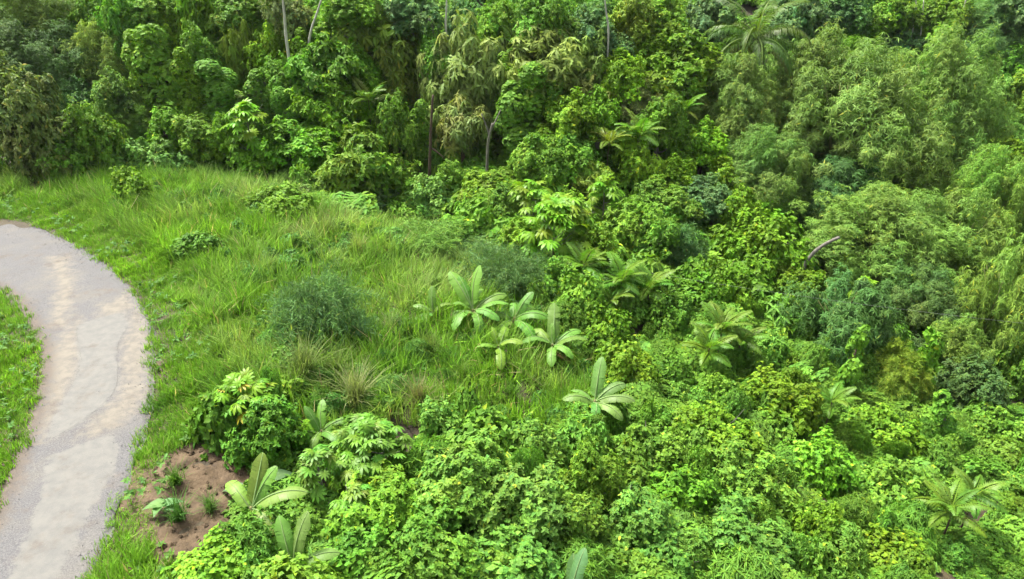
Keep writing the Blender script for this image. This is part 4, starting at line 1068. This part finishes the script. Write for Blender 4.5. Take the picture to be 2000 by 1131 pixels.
P_('broad', 893, 345, 80, 60, 'mid', 1.8, 'mid green bush between the brown and the grey bare trunks')
P_('broad', 1110, 240, 130, 90, 'bright', 4.0, 'bright tree below the rightmost olive drooping crown')
P_('fuzzy', 1240, 195, 110, 70, 'grey', 5, 'greyish feathery bush at upper centre right')
P_('broad', 1110, 305, 110, 80, 'fresh', 2.8, 'green bush left of the olive feather-leaved tree')
P_('olive', 1150, 345, 90, 60, 'olive', 2.4, 'small brownish bush behind the right umbrella-leaved tree')
P_('broad', 1210, 150, 100, 80, 'yell', 6, 'yellow-green tree above the greyish feathery bush')
P_('broad', 770, 250, 80, 100, 'deep', 3.8, 'dark tree behind the slender vine column')
P_('broad', 790, 345, 80, 60, 'mid', 1.6, 'mid green bush between round dark-bottomed bush and the brown bare trunk')
P_('broad', 860, 110, 70, 80, 'deep', 7, 'dark treetop wedged between olive tree and tan crown')
# --- top right
P_('broad', 1325, 130, 190, 110, 'bright', 6.5, 'wide yellow-green tree left below the palm')
P_('broad', 1290, 40, 110, 80, 'mid', 8.5, 'tree at the top edge, second left of the palm')
P_('broad', 1380, 40, 110, 90, 'blue', 8.5, 'blue-green tree at the top edge directly left of the palm')
P_('broad', 1560, 30, 110, 90, 'blue', 8.5, 'blue-green tree at the top edge directly right of the palm')
P_('broad', 1616, 78, 56, 50, 'teal', 5, 'small dark teal tree right of the palm fronds')
P_('fuzzy', 1655, 80, 90, 50, 'yell', 3, 'yellow-green low thicket beside the dark teal tree')
P_('broad', 1650, 22, 100, 70, 'teal', 9, 'dark tree at the top edge above the yellow-green thicket')
P_('broad', 1740, 25, 110, 80, 'mid', 9, 'tree at the top edge left of the twin pale trunks')
P_('broad', 1760, 85, 120, 80, 'blue', 6, 'blue-green tree right of the red-leaved shrub')
P_('broad', 1835, 45, 110, 90, 'mid', 8, 'tree between the twin pale trunks and the single pale one at top right')
P_('fuzzy', 1920, 70, 150, 130, 'blue', 7, 'pale blue-green feathery tree near the top right corner')
P_('broad', 1970, 20, 120, 80, 'teal', 9, 'dark tree in the top right corner')
P_('broad', 1935, 150, 100, 90, 'deep', 5, 'dark tree at the right edge below the feathery one')
P_('broad', 1985, 190, 90, 80, 'mid', 4.5, 'green tree cut by the right edge above the pale thicket')
P_('fuzzy', 1975, 245, 100, 60, 'pale', 3, 'pale thicket at the right edge')
P_('vine', 1960, 290, 110, 60, 'yell', 1.6, 'yellow-green low shrub beside the small red earth patch on the right')
P_('bamboo', 1430, 210, 200, 190, 'bamb', 5.5, 'bamboo clump left of the largest one, under the palm')
P_('bamboo', 1600, 150, 200, 130, 'bamb', 8.0, 'bamboo plume rising behind the largest clump')
P_('bamboo', 1650, 245, 370, 300, 'bamb', 6.5, 'largest bamboo clump, a wide green dome at upper right')
P_('bamboo', 1830, 215, 250, 270, 'bamb', 6.5, 'tall bamboo clump on the right side of the largest one')
P_('bamboo', 1500, 325, 180, 140, 'bamb', 4.5, 'bamboo clump in front of the largest one, on its left')
P_('bamboo', 1640, 380, 220, 150, 'bamb_shade', 3.5, 'dark low bamboo beneath the largest clump')
P_('bamboo', 1770, 350, 150, 120, 'bamby', 4.5, 'olive bamboo in front of the tall right clump')
P_('broad', 1250, 310, 90, 90, 'yell', 3.0, 'yellow-green bush below the yellow-green feather-leaved tree')
P_('broad', 1365, 290, 100, 80, 'yell', 4.0, 'yellow-green bush left of the front bamboo clump')
P_('broad', 1315, 345, 90, 70, 'bright', 2.8, 'bright bush between two yellow-green bushes and the dark ones below')
P_('broad', 1290, 235, 90, 80, 'fresh', 5, 'green tree in front of the wide yellow-green tree')
P_('broad', 1420, 350, 80, 70, 'bright', 3.2, 'bright bush at the left foot of the front bamboo clump')
# --- right middle
P_('bamboo', 1740, 455, 320, 190, 'bamby', 4.5, 'yellow-green drooping bamboo over the bent grey trunk')
P_('bamboo', 1865, 465, 190, 170, 'bamby', 5.0, 'soft pale bamboo plume right of the bent grey trunk')
P_('bamboo', 1940, 395, 170, 190, 'bamby', 6, 'olive bamboo at the right edge above the soft pale plume')
P_('bamboo', 1950, 600, 170, 230, 'bamby', 4.0, 'yellowish bamboo along the right edge, halfway down')
P_('bamboo', 1880, 665, 100, 90, 'bamby', 2.5, 'small yellow bamboo tuft left of the right edge bamboo')
P_('bamboo', 1640, 620, 220, 170, 'bamb_shade', 2.2, 'shaded dark bamboo thicket right of the dark gap')
P_('bamboo', 1790, 600, 200, 150, 'bamb_shade', 2.5, 'shaded bamboo thicket below the yellow-green drooping one')
P_('vine', 1480, 480, 190, 120, 'bright', 2.0, 'bright vine-smothered mound left of the bent grey trunk')
P_('vine', 1560, 545, 110, 60, 'bright', 1.8, 'vine tongue spilling over the dark gap by the bent trunk')
P_('broad', 1300, 405, 130, 90, 'deep', 2.2, 'dark green bush right of the umbrella-leaved trees')
P_('fuzzy', 1340, 485, 80, 80, 'teal', 1.8, 'bluish dark feathery shrub right of the three saplings')
P_('broad', 1450, 415, 80, 90, 'yell', 3.0, 'yellow-green bush above the bright vine-smothered mound')
P_('broad', 1385, 395, 110, 80, 'teal', 2.6, 'dark teal bush left of the yellow-green bush near the bamboo')
P_('broad', 1235, 440, 110, 90, 'mid', 2.2, 'green bush just right of the lime umbrella-leaved tree')
P_('vine', 1400, 560, 140, 100, 'bright', 1.4, 'vine mound above the sapling crown by the dark gap')
P_('vine', 1310, 620, 110, 90, 'fresh', None, 'vine mound left of the dark gap, below the three saplings')
P_('column', 1662, 715, 40, 150, 'fresh', 1.8, 'vine-draped post below the dark gap, left of a pair')
P_('column', 1805, 720, 44, 150, 'mid', 1.8, 'vine-draped post, right one of a pair on the shaded slope')
P_('fuzzy', 1745, 735, 130, 120, 'olive', None, 'olive feathery shrub between the two vine-draped posts')
P_('broad', 1900, 760, 120, 110, 'bamb_shade', 1.5, 'shaded shrub at the right edge under the yellow bamboo tuft')
P_('broad', 1975, 720, 100, 120, 'deep', 1.5, 'dark shrub cut by the right edge below the bamboo')
P_('vine', 1960, 850, 110, 90, 'fresh', None, 'creeper clump at the right edge above the dark corner')
P_('column', 1840, 830, 50, 120, 'deep', 1.4, 'short dark vine-draped stump near the right edge')
# --- centre, around the bananas
P_('plume', 1000, 540, 150, 100, 'blue', None, 'blue-green feathery shrub directly behind the tallest banana plant')
P_('plume', 905, 490, 130, 60, 'blue', None, 'low bluish thicket behind the banana group, on its left')
P_('plume', 617, 608, 180, 140, (.135, .268, .088), None, 'round blue-green feathery shrub alone on the grass slope')
P_('broad', 510, 840, 150, 130, 'fresh', None, 'glossy dark-leaved bush under the yellow-leaved umbrella shrub')
P_('vine', 585, 850, 70, 70, 'bright', None, 'small creeper clump right of the glossy dark-leaved bush')
P_('vine', 1130, 585, 110, 110, 'fresh', None, 'creeper mound under the feather-leaved sapling behind the bananas')
P_('vine', 1180, 650, 110, 100, 'bright', None, 'creeper mound right of the rightmost mid-slope banana plant')
P_('vine', 1220, 720, 120, 100, 'bright', None, 'creeper mound above and right of the lone banana plant')
P_('plume', 830, 462, 150, 60, 'pale', None, 'low greyish thicket at the upper rim of the grass, right of the round bush')
P_('plume', 965, 510, 120, 70, 'blue', None, 'bluish thicket just above the tallest banana plant')
P_('vine', 560, 395, 120, 60, 'bright', None, 'low creeper swell in the grass left of the round dark-bottomed bush')
P_('vine', 780, 430, 90, 50, 'fresh', None, 'low creeper swell in the grass right of the round dark-bottomed bush')
P_('vine', 385, 480, 90, 60, 'fresh', None, 'dark creeper patch in the roadside grass above the bend')
P_('plume', 690, 640, 80, 55, (.150, .270, .115), None, 'small bluish tuft at the right foot of the round feathery shrub')
P_('broad', 560, 770, 70, 60, 'mid', None, 'small leafy bush between yellow-leaved shrub and the arching pale tussock')
P_('broad', 1020, 470, 90, 80, 'lime', 1.5, 'lime bush hugging the left side of the lime umbrella-leaved tree')
P_('broad', 1150, 490, 110, 100, 'bright', 1.8, 'bright bush between the lime umbrella-leaved tree and the saplings')
P_('broad', 1075, 545, 90, 80, 'fresh', 1.3, 'green bush right behind the rightmost mid-slope banana plant')
P_('broad', 880, 445, 90, 60, 'fresh', 1.2, 'low green bush at the upper rim of the grass above the tallest banana plant')
# --- bottom creeper mounds
P_('vine', 855, 835, 110, 100, 'mint', None, 'round minty creeper mound at the lower rim of the grass')
P_('vine', 945, 855, 130, 90, 'fresh', None, 'creeper mound right of the round minty one')
P_('vine', 1040, 880, 120, 110, 'mint', None, 'creeper mound left below the lone banana plant')
P_('broad', 905, 950, 220, 170, 'mint', None, 'broad leafy bush below the round minty mound')
P_('broad', 1010, 985, 210, 160, 'mint', None, 'broad leafy bush in the middle of the lower creeper mass')
P_('broad', 745, 1005, 200, 150, 'lime', None, 'yellow-green leafy bush under the mint umbrella-leaved shrubs')
P_('vine', 690, 1070, 150, 110, 'fresh', None, 'creeper mound near the bottom edge right of the taro')
P_('broad', 840, 1070, 190, 130, 'fresh', None, 'leafy bush with dark shadow beneath at the bottom edge left of centre')
P_('vine', 985, 1095, 190, 100, 'mint', None, 'creeper mound at the bottom edge in the middle')
P_('vine', 420, 1100, 160, 90, 'lime', None, 'glossy creeper mound at the bottom edge by the bare earth')
P_('vine', 650, 1125, 90, 70, 'lime', None, 'small creeper clump at the bottom edge by the cut-off banana plant')
P_('broad', 1155, 935, 120, 130, 'mid', None, 'leafy shrub directly below the lone banana plant')
P_('vine', 1110, 1020, 130, 110, 'fresh', None, 'creeper mound below the leafy shrub under the lone banana plant')
P_('broad', 1230, 1000, 160, 130, 'mint', None, 'minty leafy bush right of centre near the bottom')
P_('vine', 1270, 880, 150, 110, 'fresh', None, 'creeper mound right of the lone banana plant')
P_('vine', 1330, 960, 130, 110, 'lime', None, 'yellow-green creeper mound on the lower right slope, nearest the centre')
P_('vine', 1400, 850, 150, 110, 'bright', None, 'creeper mound halfway between lone banana plant and right vine posts')
P_('vine', 1510, 780, 150, 110, 'bright', None, 'creeper mound below the sapling crown by the dark gap')
P_('broad', 1480, 940, 160, 130, 'fresh', None, 'rounded leafy bush in the middle of the lower right slope')
P_('vine', 1600, 900, 130, 110, 'lime', None, 'lime creeper ridge in the lower right slope')
P_('vine', 1600, 1040, 110, 110, 'lime', None, 'lime rounded creeper hummock near the bottom right')
P_('broad', 1450, 1060, 180, 130, 'mint', None, 'minty leafy bush at the bottom, left of the lime hummock')
P_('vine', 1740, 960, 140, 110, 'fresh', None, 'creeper mound left of the large feather-leaved sapling')
P_('vine', 1740, 1080, 140, 90, 'bright', None, 'creeper mound at the bottom edge left of the large feather-leaved sapling')
P_('vine', 1310, 1090, 140, 90, 'mint', None, 'minty creeper mound at the bottom edge right of centre')
P_('vine', 1730, 850, 130, 100, 'bright', None, 'creeper mound under the olive feathery shrub')

# --- further trees filling the forest
P_('column', 285, 150, 60, 170, 'mid', 5.5, 'vine-draped trunk left of the tall vine column, half hidden by it')
P_('column', 372, 175, 54, 150, 'bright', 5.0, 'bright narrow vine column touching the tall one on its right')
P_('column', 560, 215, 50, 120, 'fresh', 4.0, 'narrow vine column left of the lower tiered tree')
P_('column', 600, 120, 50, 120, 'bright', 5.5, 'bright vine column below the leaning pale trunk')
P_('column', 985, 170, 50, 120, 'mid', 5.0, 'vine column between the tan crown and the olive right crown')
P_('broad', 620, 300, 90, 70, 'bright', 2.4, 'bright bush between the tiered bush and the round dark-bottomed bush')
P_('broad', 500, 310, 90, 60, 'bright', 2.2, 'bright bush below the umbrella-leaved trees at upper left')
P_('broad', 445, 268, 70, 70, 'yell', 3.2, 'yellow-green bush left of the umbrella-leaved trees at upper left')
P_('broad', 310, 90, 70, 70, 'bright', 6.0, 'bright treetop behind the top of the tall vine column')
P_('broad', 155, 195, 80, 70, 'bamb_shade', 4.0, 'bush in the dark hollow under the arching bamboo')
P_('broad', 1070, 190, 90, 80, 'fresh', 4.8, 'green treetop below the olive right crown')
P_('broad', 1170, 215, 80, 70, 'bright', 4.8, 'bright treetop left of the greyish feathery bush')
P_('broad', 1270, 95, 90, 70, 'bright', 7, 'bright treetop between the olive tree at the top and the wide yellow-green tree')
P_('broad', 1100, 75, 80, 60, 'pale', 7.5, 'pale treetop between the dark green and blue-green trees at the top')
P_('broad', 1410, 95, 90, 60, 'bright', 6.5, 'bright treetop under the left fronds of the palm')
P_('broad', 1545, 90, 80, 60, 'pale', 6.0, 'pale treetop under the right fronds of the palm')
P_('broad', 1710, 110, 90, 60, 'pale', 4.5, 'pale bush below the red-leaved shrub')
P_('broad', 1815, 105, 100, 70, 'blue', 5.5, 'blue-green treetop above the tall right bamboo')
P_('broad', 990, 395, 80, 70, 'fresh', 1.8, 'green bush just left of the small bright umbrella-leaved tree')
P_('broad', 1130, 420, 80, 80, 'yell', 2.2, 'yellow-green bush between the lime and the right umbrella-leaved tree')
P_('broad', 1275, 470, 90, 80, 'fresh', 1.8, 'green bush above the rightmost of the three saplings')
P_('broad', 1500, 410, 80, 70, 'bright', 2.6, 'bright bush against the dark low bamboo')
P_('broad', 1330, 280, 80, 60, 'fresh', 3.6, 'green bush between the two yellow-green bushes left of the bamboo')

# ---- red-leaved shrub and bare earth patches far off
P_('broad', 1693, 72, 46, 52, (.22, .055, .03), 3, 'red-leaved shrub near the top right', name='red_leaved_shrub', cat='shrub')

# ---- bare trunks
def bare(name, label, pts_px, h0, r0, mat, fork=None, r1=None):
    """trunk whose foot stands on the ground at the first pixel (raised h0 where undergrowth hides the foot)"""
    P, D = ground_at(pts_px[0][0], pts_px[0][1], h0, avoid=True)
    gz = float(terrain(P[0], P[1]))
    def pt(px, py, dy=0): d = ray(px, py); k = (P[1] + dy) / d[1]; return CAM + d * k
    W = [np.array([P[0], P[1], gz - .1])] + [pt(*p) for p in pts_px]
    W = np.array(W) - W[0]
    t = thing(name, label, 'tree', tuple(np.array([P[0], P[1], gz - .1])))
    q = np.linspace(0, 1, len(W)); qq = np.linspace(0, 1, 18); C = np.stack([np.interp(qq, q, W[:, i]) for i in range(3)], 1)
    for _ in range(2): C[1:-1] = (C[:-2] + 2 * C[1:-1] + C[2:]) / 4
    C[:, 1] += .1 * np.sin(np.linspace(0, 5, 18))
    B = Batch(); tube(B, C, np.linspace(r0, r1 or r0 * .5, 18) * (1 + .06 * np.sin(np.arange(18) * 2.1)), 9); obj('trunk', B.mesh('trunk', mat), t)
    for f in (fork or []):
        Wf = np.array([pt(*p) for p in f]) - np.array([P[0], P[1], gz - .1])
        if len(Wf) == 2: Wf = np.array([Wf[0], (Wf[0] + Wf[1]) / 2 + np.array([0, .1, .08]), Wf[1]])
        B = Batch(); tube(B, bez(Wf[0], Wf[1], Wf[2], 8), np.linspace(r0 * .6, r0 * .25, 8), 7); obj('branch', B.mesh('branch', mat), t)
    return t
bare('bare_trunk', 'straight brown bare trunk left of the tan crown', [(838, 365), (840, 290), (843, 225), (846, 185)], 1.0, .13, M_BARK_B, [[(843, 290), (868, 310)]])
bare('forked_tree', 'grey forked bare trunk below the tan crown', [(951, 322), (953, 280), (957, 258), (962, 240)], 2.6, .12, M_BARK_G, [[(957, 258), (966, 240), (978, 215)], [(955, 262), (948, 240), (940, 222)]])
bare('bent_trunk', 'thick grey trunk bent to the right beneath the drooping bamboo', [(1568, 532), (1578, 508), (1597, 486), (1618, 471), (1638, 462)], 2.2, .14, M_BARK_G, None, .09)
bare('leaning_trunk', 'thin pale trunk leaning right at the top, left of centre', [(600, 105), (606, 60), (620, 25), (636, -25)], 6.4, 0.110, M_BARK_P)
bare('white_trunk', 'thin white trunk at the top, left of the leaning one', [(557, 70), (556, 30), (552, -15)], 8.4, 0.121, M_BARK_P)
bare('white_trunk', 'thin white trunk at the top edge above the tan crown', [(870, 50), (872, 20), (873, -15)], 8.4, 0.099, M_BARK_P)
bare('grey_trunk', 'slanting grey trunk in the dark gap left above the tan crown', [(855, 90), (846, 60), (838, 35)], 7.4, 0.132, M_BARK_G)
bare('white_trunk', 'left one of the twin pale trunks at the top right', [(1788, 45), (1789, 20), (1787, -10)], 8.4, 0.088, M_BARK_P)
bare('white_trunk', 'right one of the twin pale trunks at the top right', [(1800, 70), (1801, 35), (1803, 0)], 7.4, 0.077, M_BARK_P)
bare('white_trunk', 'pale trunk at the top right, left of the feathery corner tree', [(1873, 60), (1880, 30), (1886, -5)], 7.9, 0.132, M_BARK_P)
bare('white_trunk', 'pale slanting trunk in the forest above the blue-green tree at the top', [(1190, 60), (1184, 25), (1180, -10)], 8.9, 0.088, M_BARK_P)
bare('branch_log', 'dead grey branch lying beneath the rounded olive tree', [(80, 295), (95, 283), (110, 270), (128, 262)], 1.2, .10, M_BARK_P)

# patches of red earth showing between the far bushes
def earth(px, py, rw_, label):
    P, D = ground_at(px, py, .3); r = np.random.default_rng(px); n = 22; V = [[0, 0, .5]]
    for k, f in ((0, .5), (1, 1.0)):
        for i in range(n):
            a = i / n * 6.283; rr = rw_ * f * (1 + r.normal(0, .12)); x, y = math.cos(a) * rr * 1.5, math.sin(a) * rr
            V.append([x, y, float(terrain(P[0] + x, P[1] + y)) - float(terrain(P[0], P[1])) + (.45 if k == 0 else -.1)])
    F3 = [(0, 1 + i, 1 + (i + 1) % n) for i in range(n)]; F4 = [(1 + i, 1 + n + i, 1 + n + (i + 1) % n, 1 + (i + 1) % n) for i in range(n)]
    o = obj('earth_bank', build_mesh('earth_bank', np.array(V), [np.array(F3), np.array(F4)], M_REDSOIL), None, (P[0], P[1], float(terrain(P[0], P[1])) + 1.6 * 0))
    o['kind'] = 'structure'; o['label'] = label
earth(1642, 102, 1.3, 'patch of orange earth below the yellow-green thicket')
earth(1892, 287, 1.0, 'small patch of red earth at the right beside a yellow-green shrub')

# thin wire strung across the slope
A_, DA = ground_at(1010, 486, 1.0); d = ray(2080, 640); E_ = CAM + d * 30.0
pts = np.array([A_ + (E_ - A_) * t - np.array([0, 0, 4 * .35 * t * (1 - t)]) for t in np.linspace(0, 1, 40)])
B = Batch(); tube(B, pts - pts[0], .003, 5)
tag(obj('wire', B.mesh('wire', M_WIRE), None, tuple(pts[0])), 'thin grey wire strung across the slope behind the bananas', 'wire')
print('plants', COUNT, 'tris', sum(sum(len(p.vertices) - 2 for p in m.polygons) if len(m.polygons) < 2000 else len(m.loops) - 2 * len(m.polygons) for m in bpy.data.meshes))

# humid air over the whole valley
bx0, bx1, by0, by1, bz0, bz1 = gx[0] - 5, gx[-1] + 5, gy[0] - 5, gy[-1] + 5, float(ZZ.min()) - 1, max(float(ZZ.max()), 60.0) + 2
V = np.array([[x, y, z] for z in (bz0, bz1) for y in (by0, by1) for x in (bx0, bx1)], float)
F = np.array([[0, 2, 3, 1], [4, 5, 7, 6], [0, 1, 5, 4], [2, 6, 7, 3], [0, 4, 6, 2], [1, 3, 7, 5]])
hm = bpy.data.materials.new('humid_air'); hm.use_nodes = True; ht = hm.node_tree; ht.nodes.remove(ht.nodes['Principled BSDF'])
pv = ht.nodes.new('ShaderNodeVolumePrincipled'); pv.inputs['Color'].default_value = (.9, .95, 1, 1); pv.inputs['Density'].default_value = .0001; pv.inputs['Anisotropy'].default_value = .3
ht.links.new(pv.outputs[0], ht.nodes['Material Output'].inputs['Volume'])
hz = obj('haze', build_mesh('haze', V, [F], hm, None, False)); hz['kind'] = 'stuff'; hz['label'] = 'thin humid haze over the forest'; hz['category'] = 'haze'
